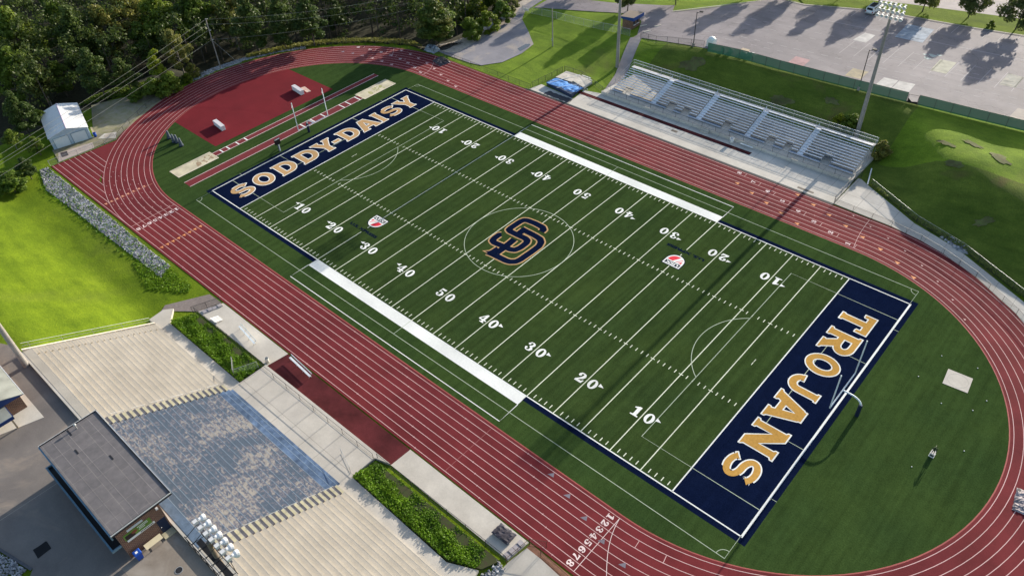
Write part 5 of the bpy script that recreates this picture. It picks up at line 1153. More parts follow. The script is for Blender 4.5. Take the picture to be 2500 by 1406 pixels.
# ------------------------------------------------------------------ pole vault mat
t = thing('vault_mat', 'pole vault landing mat with crumpled blue tarp and pale cover at the bleachers left end', 'landing mat', (-27, 46.5, 0))
MB().prism([(-31.3, 44.6), (-23.2, 43.2), (-23.6, 46.0), (-24.0, 47.6), (-30.9, 47.6)], .05, .80).build('foam_base', mat('dark_blue_vinyl', (.03, .045, .09), .2, 2, .5), t)
crumple(-31.1, -23.4, 44.3, 47.4, .78, .86, 16, .08, R(-3), (-2.3, -1.55)).build('blue_tarp', TARPB, t)
MB().hull8([(-30.9, 47.4, .3), (-26.8, 47.6, .3), (-26.9, 51.3, .15), (-30.9, 51.1, .15)], [(-30.9, 47.3, .92), (-26.7, 47.6, .92), (-26.9, 51.4, .75), (-31.0, 51.2, .75)]).hull8([(-26.7, 48.1, .3), (-23.3, 47.7, .2), (-23.4, 50.7, .2), (-26.8, 51.4, .2)], [(-26.7, 48.1, .92), (-23.3, 47.7, .5), (-23.4, 50.7, .5), (-26.8, 51.4, .76)]).build('pale_cover', mat('pale_grey_tarp', (.50, .46, .40), .12, 1.5, .7, big=.2, bigs=.8), t)
for a, b_ in (((-30.4, 44.2, .93), (-27.2, 51.3, 1.0)), ((-27.6, 43.6, .93), (-24.6, 47.8, 1.0))): MB().cyl(a, b_, .05, n=5).build('strap', WPAINT, t)
t = thing('vault_standard', 'long pale vaulting pole lying across the blue tarp corner', 'pole', (-25, 46, .9)); MB().cyl((-25.4, 43.6, .98), (-22.4, 47.6, .5), .045, n=6).build('shaft', METAL, t); MB().ball((-22.4, 47.6, .5), .09).build('end_cap', WPAINT, t)
t = thing('white_beams', 'white beams lying on the grass behind the pale tarp cover', 'beams', (-26.5, 52, .2)); 
for i in range(2): MB().box(-27.6 + i * .4, -25.2 + i * .9, 52.3 - i * .7, 52.55 - i * .7, H(-26, 52) + .05, H(-26, 52) + .3).build('beam', WPAINT, t)
t = thing('ground_sheet', 'dark sheet spread on the concrete in front of the pole vault mat', 'sheet', (-27, 42, .03)); crumple(-29.3, -22.6, 41.2, 42.9, .035, .06, 12, .02).build('sheet', mat('charcoal_sheet', (.045, .045, .055), .2, 3), t)
# heaps at the outer bend
def heap(name, label, cat, c, rx, ry, h, m, n, seed=0, stones=26):
    rn = random.Random(seed); t = thing(name, label, cat, (c[0], c[1], 0)); crumple(-rx, rx, -ry, ry, .02, h, n, h * .5, R(rn.uniform(-20, 20)), c).build('cover', m, t)
    sb = MB()
    for i in range(stones):
        a = rn.uniform(0, 6.28); q = rn.uniform(.2, .9); p = Vector((c[0] + rx * q * math.cos(a), c[1] + ry * q * math.sin(a), h * rn.uniform(.7, 1.5))); sb.cyl(p, p + Vector((rn.uniform(-.9, .9), rn.uniform(-.9, .9), rn.uniform(-.1, .2))), .06, n=4)
    sb.build('loose_pieces', mat('dark_debris', (.04, .04, .045), .4, 3), t, kind='stuff'); return t
heap('debris_heap', 'heap of grey tarp and dark debris on the outer lanes of the far bend', 'heap', (-58.4, 38.9), 1.9, 1.5, .35, TARPK, 12, 3)
heap('covered_heap', 'pale tarp-covered heap outside the far bend under the big tree', 'heap', (-64.6, 41.9), 1.7, 1.3, .8, mat('pale_blue_grey_tarp', (.30, .34, .38), .3, 2, .6), 10, 5, 10)
t = thing('brush_pile', 'pile of dark cut branches on the dirt below the big tree', 'brush pile', (-62, 45, 0)); rn = random.Random(4); bb = MB()
for i in range(160):
    f = rn.random(); p = Vector((-64.2 + f * 2.6 + rn.uniform(-.5, .5), 42.6 + f * 5.2 + rn.uniform(-.7, .7), rn.uniform(.05, .5))); bb.cyl(p, p + Vector((rn.uniform(-.9, .9), rn.uniform(-.9, .9), rn.uniform(-.3, .4))), rn.uniform(.02, .06), n=4)
bb.build('branches', mat('dark_branches', (.03, .025, .02), .3, 3), t, kind='stuff'); MB().ball((-62.9, 45.2, .1), 1.1, 2.4, .3).build('leaf_litter', mat('dark_litter', (.05, .045, .04), .4, 4, .95), t)
# ------------------------------------------------------------------ trees and plants
rng = np.random.default_rng(11)
def leaf_mesh(name, cen, rad, n, size, squash=.8, m=None, up=.35):
    """leaf-sized faces spread through clumps: cen (k,3), rad (k,)"""
    cen = np.asarray(cen, float); rad = np.asarray(rad, float); k = len(cen)
    wgt = rad ** 2; idx = rng.choice(k, n, p=wgt / wgt.sum())
    d = rng.normal(size=(n, 3)); d /= np.linalg.norm(d, axis=1)[:, None]
    r = rad[idx] * (rng.random(n) ** .42) * rng.uniform(.8, 1.12, n)
    p = cen[idx] + d * r[:, None] * np.array([1, 1, squash])
    nn = d + rng.normal(size=(n, 3)) * .55 + np.array([0, 0, up]); nn /= np.linalg.norm(nn, axis=1)[:, None]
    a = np.cross(nn, rng.normal(size=(n, 3))); a /= np.linalg.norm(a, axis=1)[:, None]; b = np.cross(nn, a)
    s = size * rng.uniform(.6, 1.3, n)[:, None]; e = rng.uniform(.5, .9, n)[:, None]
    q = np.stack([p - a * s, p - b * s * e + nn * s * .15, p + a * s, p + b * s * e + nn * s * .1], 1).reshape(-1, 3)
    me = bpy.data.meshes.new(name); me.vertices.add(4 * n); me.vertices.foreach_set('co', q.ravel().astype(np.float32))
    me.loops.add(4 * n); me.loops.foreach_set('vertex_index', np.arange(4 * n, dtype=np.int32))
    me.polygons.add(n); me.polygons.foreach_set('loop_start', np.arange(0, 4 * n, 4, dtype=np.int32))
    try: me.polygons.foreach_set('loop_total', np.full(n, 4, dtype=np.int32))
    except Exception: pass
    me.update(calc_edges=True); me.validate()
    if m: me.materials.append(m)
    return me
def crown_clumps(hh, rr, z0, n, cone=0.0, lean=0.25):
    c = []; r = []
    for i in range(n):
        f = (i + .5) / n; z = z0 + f * (hh - z0)
        prof = math.sin(pi * min(1, .18 + .82 * f) ** .9) if not cone else (1 - f) ** .8 + .08
        prof = max(prof, .22); ang = i * 2.399 + rng.uniform(-.5, .5); q = rr * prof * rng.uniform(.35, .95)
        c.append((q * math.cos(ang) + lean * rr * .1, q * math.sin(ang), z + rng.uniform(-.06, .06) * hh)); r.append(rr * rng.uniform(.24, .42) * (.65 + .35 * prof))
    c.append((0, 0, hh * .86)); r.append(rr * .3)
    return c, r
def trunk_mb(hh, r0, z0, clumps, n=7):
    mb = MB(); p = [(0, 0, -.4), (.06 * hh * .2, 0, z0 * .6), (.02 * hh, .02 * hh, z0 + (hh - z0) * .35), (0, 0, hh * .8)]
    rr = [r0, r0 * .8, r0 * .55, r0 * .15]
    for i in range(3): mb.cyl(p[i], p[i + 1], rr[i], rr[i + 1], n)
    for i, c in enumerate(clumps[::2]):
        t_ = min(.9, max(.15, (c[2] / hh) - .22)); s = Vector(p[1]).lerp(Vector(p[3]), t_); e = Vector(c); mdl = s.lerp(e, .5) + Vector((0, 0, -.04 * hh))
        mb.cyl(s, mdl, r0 * .32, r0 * .2, 5, False); mb.cyl(mdl, e, r0 * .2, r0 * .06, 5, False)
    return mb
TREES = {}
def tree_kind(key, hh, rr, z0, nc, nl, size, lm, bark=None, cone=0.0, r0=None):
    cl, rd = crown_clumps(hh, rr, z0, nc, cone)
    TREES[key] = (leaf_mesh('crown', cl, rd, nl, size, .8, lm), None, hh, cl, r0 or hh * .016, z0, bark or BARK)
    tm = trunk_mb(hh, r0 or hh * .016, z0, cl); me = bpy.data.meshes.new('trunk'); me.from_pydata(tm.v, [], tm.f); me.materials.append(bark or BARK)
    TREES[key] = (TREES[key][0], me, hh)
def tree(key, label, x, y, z, H_=None, rz=None, cat='tree', group=None, name='tree', sxy=1.0):
    cm, tm, hh = TREES[key]; s = (H_ or hh) / hh
    t = thing(name, label, cat, (x, y, z), group=group); t.scale = (s * sxy, s * sxy, s); t.rotation_euler = (0, 0, rng.uniform(0, 6.28) if rz is None else rz)
    link_mesh('crown', cm, None, t, False); link_mesh('trunk', tm, None, t, False); return t
tree_kind('dark', 15, 4.6, 3.5, 34, 9000, .27, LEAF_D)
tree_kind('mid', 15, 4.4, 4.0, 32, 9000, .27, LEAF_M)
tree_kind('mid2', 15, 5.0, 5.0, 26, 8000, .28, LEAF_M, BARKL)
tree_kind('olive', 15, 4.4, 5.5, 28, 7000, .27, LEAF_O, BARKL)
tree_kind('olive2', 15, 4.0, 4.5, 30, 8000, .26, LEAF_O, BARKL)
tree_kind('pine', 16, 4.2, 4.0, 36, 9000, .24, LEAF_M, BARK, 1.0)
tree_kind('yellow', 9, 2.3, .8, 22, 4500, .20, LEAF_Y, BARK, 1.0)
tree_kind('lot', 7, 3.9, 2.0, 24, 5200, .21, LEAF_P, BARK, 0, .17)
tree_kind('lot2', 7, 3.6, 1.8, 18, 4200, .22, LEAF_P, BARK, 0, .16)
tree_kind('bush', 4, 2.2, .2, 16, 4500, .17, LEAF_M)
tree_kind('bushy', 4, 2.2, .2, 16, 4500, .17, LEAF_Y)
tree_kind('busho', 4, 2.2, .2, 16, 4500, .17, LEAF_O)
def at_crown(px, py, hh, f=.66):
    """ground point of a tree whose crown middle is seen at the pixel"""
    z = 0.0
    for _ in range(12):
        p = G(px, py, z + f * hh); z = .5 * z + .5 * float(H(p.x, p.y))
    p = G(px, py, z + f * hh); return p.x, p.y, float(H(p.x, p.y)) - .1
GW = 'trees at the edge of the woods behind the track'
for key, hh, px, py, lb in [
    ('mid', 18, 40, 85, 'tall tree with a bright yellow-green top at the left photo edge'),
    ('pine', 17, 135, 45, 'tall conical tree right of the bright one in the upper left corner'),
    ('mid2', 15, 30, 175, 'broad green tree on the left edge above the shed'),
    ('olive', 14, 95, 195, 'grey olive tree above and left of the shed roof'),
    ('mid', 11, 140, 205, 'leafy green tree directly behind the shed ridge'),
    ('dark', 13, 40, 268, 'dark green tree on the left edge level with the shed roof'),
    ('mid', 14, 95, 283, 'leafy green tree touching the left wall of the shed'),
    ('mid2', 15, 25, 335, 'green tree on the left edge level with the shed door'),
    ('mid', 12, 85, 350, 'rounded green tree just below the left corner of the shed'),
    ('dark', 10, 60, 405, 'small dark tree at the top corner of the bright lawn'),
    ('bush', 8, 18, 438, 'low bushy tree where the lawn meets the left photo edge'),
    ('dark', 17, 185, 90, 'dark tree in the gap between two sunlit crowns behind the shed'),
    ('olive2', 16, 255, 70, 'yellowish olive tree with bare lower stems behind the shed yard'),
    ('olive', 17, 305, 35, 'bright olive tree on the top edge left of the utility pole'),
    ('mid', 15, 345, 95, 'green tree crossed by the power lines midway to the pole'),
    ('mid2', 17, 390, 45, 'tall green tree on the top edge above the power lines'),
    ('olive2', 13, 425, 115, 'olive tree with pale branches left of the utility pole'),
    ('yellow', 12, 378, 160, 'small bright yellow-green conical tree below the power lines'),
    ('mid', 17, 470, 30, 'leafy bright green tree behind the top of the utility pole'),
    ('olive', 16, 555, 28, 'pale olive tree on the top edge right of the utility pole'),
    ('dark', 13, 225, 165, 'dark shaded tree behind the shed yard'),
    ('dark', 13, 300, 175, 'dark shaded tree between the shed yard and the yellow tree'),
    ('dark', 14, 610, 75, 'dark shaded tree right of the utility pole wires'),
    ('dark', 14, 680, 70, 'dark shaded tree above the far end of the runways'),
    ('dark', 14, 750, 62, 'dark shaded tree above the middle of the far bend'),
    ('dark', 14, 820, 58, 'dark shaded tree above the lane numbers of the far bend'),
    ('dark', 13, 900, 62, 'dark shaded tree left of the big round tree'),
    ('dark', 12, 975, 85, 'dark broad tree against the left of the big round tree'),
    ('olive2', 16, 1062, 62, 'big round tree at the right end of the woods beside the dirt track'),
    ('mid', 13, 1015, 35, 'green tree just behind the big round tree'),
    ]:
    if key == 'dark' and px > 580: py -= 26; hh -= 1
    if 115 < px < 160 and py > 190: py -= 24; hh -= 2
    x, y, z = at_crown(px, py, hh)
    h0 = hh
    for _ in range(6):
        lim = 99
        if -99 < x < -57: lim = max(4.5, .281 * (y - (10 if 'big round' in lb else 26)) - z)
        if -109 < x < -90 and y < 32: lim = min(lim, max(4.0, .281 * (y + 31) + 2.6 - z))
        hh = .5 * hh + .5 * min(h0, lim); x, y, z = at_crown(px, py, hh)
    if 'big round' in lb: x, y, hh = -67.0, 45.5, 10.5; z = H(x, y) - .1
    tree(key, lb, x, y, z, hh, group=GW, sxy=1.6 if 'big round' in lb else 1.12 if hh > 9 else 1.45)
for key, hh, px, py, lb in [('bush', 5, 415, 205, 'green shrub mass beside the rocks left of the utility pole'), ('busho', 3.4, 470, 172, 'yellow-brown bush beside the utility pole foot'), ('bushy', 2.2, 456, 190, 'small bright green sapling by the rocks'),
                        ('bush', 4.5, 375, 215, 'green shrub between the yellow tree and the shed yard fence'), ('bush', 3, 330, 232, 'low shrub at the fence beside the shed yard'),
                        ('bush', 6, 1120, 25, 'tall narrow vine-covered shrub next to the big round tree'), ('bushy', 6.5, 1165, 25, 'bright vine-covered shrub above the dirt track'), ('bush', 5, 1150, 70, 'dark rounded shrub on the dirt track edge next to the big tree'),
                        ('bushy', 5, 1190, 55, 'bright rounded shrub bulging over the dirt track'), ('bush', 5, 1225, 30, 'dark green shrub near the top of the dirt track'), ('busho', 4.5, 1245, 10, 'pale shrub at the top edge by the dirt track'),
                        ('bush', 5.5, 1200, 5, 'leafy shrub on the top edge behind the bright rounded shrub'), ('bushy', 3, 2046, 298, 'yellow-green shrub behind the bleachers'), ('bush', 3.4, 2078, 300, 'dark green shrub behind the bleachers beside the light pole'),
                        ('busho', 3.3, 2150, 366, 'golden green bush at the right end of the bleachers'), ('bush', 1.6, 2420, 60, 'low dark shrub on the parking lot verge')]:
    x, y, z = at_crown(px, py, hh, .5); tree(key, lb, x, y, z, hh, cat='shrub', name='shrub', sxy=1.15)
# the deep woods behind: one mass
def wood_mass():
    cen = []; rad = []
    X, Y = np.meshgrid(np.arange(-260, -60, 5.6), np.arange(-45, 190, 5.6)); X = X + rng.uniform(-2, 2, X.shape); Y = Y + rng.uniform(-2, 2, Y.shape)
    for x, y in zip(X.ravel(), Y.ravel()):
        d = float(track_d(x, y)) - RO
        if x > -73 + max(0, (y - 45) * .12): continue
        if d < 12 or (y < 0 and x > -121) : continue
        if y > 95 and x > -88: continue
        v = np.array([x - CAM_LOC[0], y - CAM_LOC[1]]); 
        if y < -30 and x > -135: continue
        hh = rng.uniform(11, 17) + min(4, max(0, (d - 22) * .12)); z = float(H(x, y)); n = 6
        if -108 < x < -90 and y < 32: hh = min(hh, max(3.5, .281 * (y + 30) + 2.5 - z))
        if -100 < x: hh = min(hh, max(3.5, .281 * (y - 27) - z))
        for i in range(n):
            f = rng.uniform(.3, 1.0); a = rng.uniform(0, 6.28); q = 3.0 * math.sin(pi * min(.95, f + .05)) * rng.uniform(.2, 1)
            cen.append((x + q * math.cos(a), y + q * math.sin(a), z + hh * f)); rad.append(rng.uniform(1.3, 2.3))
    return cen, rad
wc, wr = wood_mass()
wm = leaf_mesh('woodland', wc, wr, min(300000, len(wc) * 70), .34, .85, LEAF_W)
wo = link_mesh('woodland', wm, None); tag(wo, 'dense dark green woods filling the upper left behind the nearer trees', 'woods', kind='stuff')
wt = MB()
for c in wc[::16]:
    z = float(H(c[0], c[1])); wt.cyl((c[0], c[1], z), (c[0] + .5, c[1], z + 11), .22, .1, 5, False)
wt.build('trunks', BARK, wo, kind='stuff')
# parking lot trees
for i, (x, y, hh, lb) in enumerate([(21.3, 115.0, 7.2, 'round parking lot tree right of the tall light pole head'), (30.4, 117.6, 6.6, 'small parking lot tree with a clear forked trunk in the middle of the verge'), (40.3, 116.6, 8.2, 'large parking lot tree at the right edge of the photo'),
                                (11.5, 114.5, 7.0, 'parking lot tree behind the white vehicle'), (3.3, 112.5, 7.0, 'parking lot tree on the top edge left of the white vehicle'), (-6.2, 108.0, 7.5, 'parking lot tree whose foot shows on the top edge left of the pale blue stall'),
                                (-29.5, 92.6, 7.0, 'parking lot tree on the kerbed island above the ticket booth lane'), (-37.6, 83.5, 6.6, 'round dark tree standing beside the ticket booth'), (-54.5, 88.0, 8.5, 'tree on the grass verge above the long grey fence'), (-16.0, 104.5, 7.5, 'tree beyond the lot kerb above the small lamp post')]):
    tree('lot' if i % 2 else 'lot2', lb, x, y, H(x, y) - .05, hh, group='trees around the parking lot', sxy=1.0)
# ground cover in the two planters, weeds and rocks
def cover(label, poly, n, size, hgtf, m, name='ground_cover'):
    P2 = np.array(poly); x0, y0 = P2.min(0); x1, y1 = P2.max(0); pts = []
    while len(pts) < n:
        x, y = rng.uniform(x0, x1), rng.uniform(y0, y1); ins = False
        for i in range(len(P2)):
            a, b = P2[i], P2[i - 1]
            if (a[1] > y) != (b[1] > y) and x < (b[0] - a[0]) * (y - a[1]) / (b[1] - a[1]) + a[0]: ins = not ins
        if ins: pts.append((x, y, hgtf(x, y) * rng.uniform(.35, 1.0)))
    me = leaf_mesh(name, pts, np.full(n, .12), n * 3, size, .7, m, .9); o = link_mesh(name, me, None); tag(o, label, 'plants', kind='stuff'); return o
bumps = lambda x, y, b: b + .22 * math.sin(x * 1.3 + y) * math.sin(y * 1.7 - x * .6)
PL_L = [(-28.0, -48.15), (-27.1, -44.5), (-9.6, -44.4), (-9.4, -48.05)]
PL_R = [(15.05, -47.8), (15.3, -44.5), (36.2, -44.2), (35.3, -46.2), (31.8, -48.0), (24, -47.95)]
SOIL = mat('planter_soil', (.10, .075, .045), .3, 2, .95, c2=(.06, .09, .02))
struct('planter_bed', MB().prism(PL_L, -.2, .25, [(a, b + (0 if b > -46 else .15)) for a, b in PL_L]), SOIL); struct('planter_bed', MB().prism(PL_R, -.2, .25), SOIL)
cover('bright green leafy ground cover filling the left planter', PL_L, 9500, .095, lambda x, y: bumps(x, y, .25 + .55 * min(1, max(.1, (-44.9 - y) / 1.6))), LEAF_G)
cover('bright green leafy ground cover filling the right planter', [(15.05, -47.8), (15.3, -44.3), (34.6, -44.3), (34.8, -46.6), (31.8, -47.95)], 9500, .095, lambda x, y: bumps(x, y, .22 + .5 * min(1, max(.05, (-44.9 - y) / 1.6))), LEAF_G)
cover('round patch of bright grass at the bottom edge by the small fence', [(41.6 + 3.3 * math.cos(a), -46.6 + 3.0 * math.sin(a)) for a in np.linspace(0, 2 * pi, 20)[:-1]], 3000, .12, lambda x, y: .25, LEAF_G, 'tall_grass')
can('dark_drum', 'dark blue drum standing in the round grass patch at the bottom edge', (41.2, -45.3, .05), .38, 1.0, NAVYP, 'drum')
cover('weedy grass along the toe of the bank beside the ramp walk', [(38.3, 50.4), (48.4, 45.0), (56.4, 42.4), (68, 36.2), (75.5, 29.8), (80.5, 22), (80.1, 21), (75.0, 28.9), (67.8, 35.3), (56.2, 41.7), (48.2, 44.4), (38.2, 50)], 2600, .16, lambda x, y: H(x, y) + .28, LEAF_Y, 'weeds')
cover('dark weeds growing through the lower end of the riprap', [(-47, -44.6), (-41, -41.2), (-33.3, -41.2), (-32.5, -42.8), (-38.5, -46.5)], 1100, .11, lambda x, y: H(x, y) + .1, LEAF_G, 'weeds')
cover('weeds and low scrub between the far bend fence and the woods', [(-68, 41.5), (-74, 39), (-81, 35), (-87.5, 29.5), (-93, 22.5), (-98, 12), (-102, 14), (-97, 26), (-90, 34), (-82, 40), (-74, 44)], 4200, .22, lambda x, y: H(x, y) + .5, LEAF_O, 'scrub')
cover('low green scrub behind the fence of the shed yard', [(-97.6, -9.6), (-99.6, -11), (-105.5, -17.5), (-108.5, -25), (-112, -20), (-106, -8), (-99, 0)], 2600, .2, lambda x, y: H(x, y) + .5, LEAF_M, 'scrub')
def rocks(label, poly, n, s0, s1, seed, hz=0.0):
    rn = random.Random(seed); P2 = poly; mb = MB(); k = 0
    xs_ = [p[0] for p in P2]; ys_ = [p[1] for p in P2]
    while k < n:
        x, y = rn.uniform(min(xs_), max(xs_)), rn.uniform(min(ys_), max(ys_)); ins = False
        for i in range(len(P2)):
            a, b = P2[i], P2[i - 1]
            if (a[1] > y) != (b[1] > y) and x < (b[0] - a[0]) * (y - a[1]) / (b[1] - a[1]) + a[0]: ins = not ins
        if not ins: continue
        k += 1; s = rn.uniform(s0, s1); z = H(x, y) + hz; a = rn.uniform(0, 6.28); ax, ay = s * rn.uniform(.7, 1.4), s * rn.uniform(.5, 1.1)
        b_ = [(x + ax * math.cos(a + t), y + ay * math.sin(a + t), z - .05 + rn.uniform(-.03, .03)) for t in (0, 1.7, 3.1, 4.8)]
        t_ = [(p[0] * .62 + x * .38 + rn.uniform(-.06, .06), p[1] * .62 + y * .38 + rn.uniform(-.06, .06), z + s * rn.uniform(.4, .95)) for p in b_]; mb.hull8(b_, t_)
    o = mb.build('riprap', ROCKM); tag(o, label, 'rocks', kind='stuff'); return o
rocks('band of pale grey riprap rocks between the bright lawn and the track', [(-89.0, -40.7), (-77, -40.8), (-62.5, -40.8), (-48, -41.0), (-41.0, -41.0), (-39.6, -43.5), (-47, -43.6), (-58.9, -43.9), (-69.7, -44.0), (-81, -44.4), (-89.2, -42.2)], 9000, .07, .19, 2)
cover('thin weeds poking up between the riprap rocks', [(-88, -40.6), (-62, -40.7), (-44, -40.8), (-40, -41), (-41, -44.5), (-60, -44.8), (-82, -45.2), (-89, -42.5)], 900, .13, lambda x, y: H(x, y) + .2, LEAF_G, 'weeds')
rocks('pale riprap rocks under the utility pole beside the bend', [(-98.6, 3), (-97.5, 12), (-94.5, 19), (-91, 24), (-92.0, 24.8), (-96.0, 20), (-99.5, 12.5), (-101, 3), (-99.5, -3), (-98.2, -3)], 1500, .09, .24, 3)
rocks('bluish rock pile spilling over the ramp walk edge', [(52.5, 42.9), (55.5, 40.9), (57.2, 41.0), (56.6, 42.4), (54, 43.6)], 130, .14, .34, 4)
rocks('white rocks heaped at the asphalt edge in the bottom left corner', [(-9, -84.0), (-2.6, -80.5), (2.4, -79.2), (3.2, -80.6), (1.5, -81.6), (-1.5, -81.8), (-8, -85.5)], 900, .08, .2, 5, .05)
rocks('small heap of dark and white rocks at the right planter end', [(35.6, -46.9), (36.0, -44.3), (37.2, -44.4), (37.4, -46.6)], 60, .14, .34, 6)
# ------------------------------------------------------------------ poles, lamps, wires
lampm = bpy.data.meshes.new('floodlight'); _m = MB().lathe([(.10, -.28), (.16, -.2), (.20, -.05), (.33, .12), (.40, .34), (.40, .38), (.33, .30)], (0, 0, 0), (0, 1, -.45), 14); lampm.from_pydata(_m.v, [], _m.f); lampm.materials.append(WPAINT)
glassm = bpy.data.meshes.new('lens'); _m = MB().lathe([(0, .31), (.34, .31)], (0, 0, 0), (0, 1, -.45), 14); glassm.from_pydata(_m.v, [], _m.f); glassm.materials.append(mat('lamp_glass', (.55, .58, .6), .05, 2, .15, spec=.6))
boxm = bpy.data.meshes.new('ballast_box'); _m = MB().box(-.2, .2, -.72, -.3, -.1, .26); boxm.from_pydata(_m.v, [], _m.f); boxm.materials.append(mat('pale_grey_enamel', (.62, .62, .62), .06, 2, .45))
def light_pole(label, x, y, z, top, face, rows, per, wid, r0=.42, m=CPOLE, cage=False):
    t = thing('light_pole', label, 'light pole', (x, y, z))
    MB().cyl((x, y, z - .5), (x, y, top), r0, r0 * .45, 14).build('pole', m, t)
    for r in range(rows):
        zr = top - .35 - r * 1.0; ya = y + face * .35
        ca = MB().box(x - wid / 2 - .2, x + wid / 2 + .2, ya - .07, ya + .07, zr - .12, zr).build('crossarm', METAL if not cage else mat('mauve_steel', (.36, .31, .33), .1, 3, .5, .3), t)
        for i in range(per):
            xi = x - wid / 2 + i * wid / (per - 1)
            l = link_mesh('floodlight', lampm, None, t, False); l.scale = (.88, .88, .88) if cage else (.78, .78, .78); l.location = (xi - x, face * .75, zr - z + .25); l.rotation_euler = (0, 0, 0 if face > 0 else pi)
            for me_ in (glassm, boxm):
                s = bpy.data.objects.new(me_.name, me_); COL.objects.link(s); s.parent = l
    if cage:
        for k, (yo, zo) in enumerate(((-face * .9, -.9), (-face * .9, -2.0), (face * .3, -2.2))):
            MB().cyl((x - wid / 2 - .2, y + yo, top + zo), (x + wid / 2 + .2, y + yo, top + zo), .04, n=5).build('cage_rail', STEELD, t)
        for i in range(6):
            xi = x - wid / 2 + i * wid / 5
            MB().tube([(xi, y + face * .3, top - .4), (xi, y - face * .9, top - .9), (xi, y - face * .9, top - 2.0), (xi, y + face * .3, top - 2.2), (xi, y + face * .3, top - .4)], .03, 5).build('cage_rib', STEELD, t)
        MB().box(x - wid / 2, x + wid / 2, y - face * .2 - .25, y - face * .2 + .25, top - 2.25, top - 2.2).build('service_deck', BLACK, t)
    return t
def pole_base(px, py):
    z = 0
    for _ in range(10): p = G(px, py, z); z = H(p.x, p.y)
    return p.x, p.y, z
bx1, by1, bz1 = pole_base(2092, 328)
light_pole('tall floodlight pole with three rows of lamps behind the bleachers right end', bx1, by1, bz1, 26.4, -1, 3, 6, 3.9)
bx0, by0, bz0 = pole_base(1507, 163)
light_pole('tall concrete floodlight pole beside the path at the bleachers left end', bx0, by0, bz0, 24.0, -1, 3, 7, 5.0)
light_pole('concrete floodlight pole standing behind the top left corner of the grandstand', -26.9, -66.95, ZC, 29.0, 1, 3, 7, 5.0, .40)
light_pole('floodlight pole whose white lamps stand out over the grandstand at the bottom', 27.5, -66.95, ZC, 24.9, 1, 1, 7, 4.9, .40, WOODP, True)
def lamp_post(label, px, py, z, hh, dirx):
    p = G(px, py, z); z = H(p.x, p.y); t = thing('lamp_post', label, 'lamp post', (p.x, p.y, z))
    MB().cyl((p.x, p.y, z - .3), (p.x, p.y, z + .7), .32, .3, 12).build('concrete_base', CPOLE, t)
    MB().cyl((p.x, p.y, z + .7), (p.x, p.y, z + hh), .10, .07, 8).build('pole', BLACK, t)
    MB().tube([(p.x, p.y, z + hh - .3), (p.x + dirx * .5, p.y + .3, z + hh + .05)], .05, 5).build('arm', BLACK, t)
    MB().obox((p.x + dirx * .8, p.y + .4), .75, .4, z + hh, z + hh + .22, R(20)).build('lamp_head', BLACK, t)
lamp_post('black parking lot lamp post outside the green fence near the tall light pole', 2093, 230, 4.0, 8.2, 1)
lamp_post('black parking lot lamp post near the white tank at the fence start', 1691, 126, 3.4, 7.6, 1)
t = thing('wooden_pole', 'plain weathered pole standing alone in the grass by the gravel yard', 'pole', (-42.0, 59.7, H(-42, 59.7))); zq = H(-42, 59.7)
MB().cyl((-42, 59.7, zq - .3), (-42, 59.7, zq + 9.0), .14, .10, 8).build('shaft', CPOLE, t); MB().box(-42.2, -41.9, 59.5, 59.62, zq + 1.3, zq + 1.9).build('meter_box', METAL, t); MB().cyl((-41.8, 59.6, zq), (-41.8, 59.6, zq + 1.5), .04).build('conduit', METAL, t)
up = thing('utility_pole', 'thin wooden utility pole carrying wires past the woods', 'utility pole', (-99.0, 5.2, H(-99, 5.2))); zq = H(-99, 5.2)
MB().cyl((-99, 5.2, zq - .5), (-98.6, 5.2, 12.1), .17, .11, 8).build('pole', CPOLE, up)
for z, dx_ in ((11.9, .5), (10.6, -.6), (9.3, .6), (7.0, .3)): MB().cyl((-98.7, 5.2, z), (-98.7 + dx_, 5.4, z + .15), .06, n=5).build('insulator', WPAINT, up)
MB().cyl((-98.7, 5.2, 6.9), (-94.0, 9.5, -1.5), .02, n=4).build('guy_wire', METAL, up)
wirem = mat('pale_wire', (.26, .27, .24), .05, 2, .5, .3)
def wire(label, a, b, sag, r=.022):
    pts = []
    for i in range(17):
        f = i / 16; p = Vector(a).lerp(Vector(b), f); p.z -= sag * 4 * f * (1 - f); pts.append(p)
    return MB().tube(pts, r, 4).build('power_line', wirem, None, label=label, cat='wire', group='wires on the utility pole')
for i, (z, py, ze) in enumerate(((11.9, 372, 11.4), (10.6, 388, 10.2), (9.4, 397, 9.2), (7.1, 425, 7.2))):
    e = G(0, py, ze); d = (e - Vector((-98.7, 5.2, z))) * 1.25
    wire(['topmost wire sloping down left from the utility pole', 'second wire down sloping left from the utility pole', 'third wire down sloping left from the utility pole', 'lowest wire sloping down left from the utility pole'][i], (-98.7, 5.2, z), Vector((-98.7, 5.2, z)) + d, .5)
for i, (z, py) in enumerate(((11.9, -12), (10.7, 8), (7.1, 24))):
    e = G(1000, py, z + 3.5); wire(['topmost wire running right from the utility pole across the woods', 'middle wire running right from the utility pole across the woods', 'lowest wire running right from the utility pole across the woods'][i], (-98.7, 5.2, z), e, 1.0, .02)
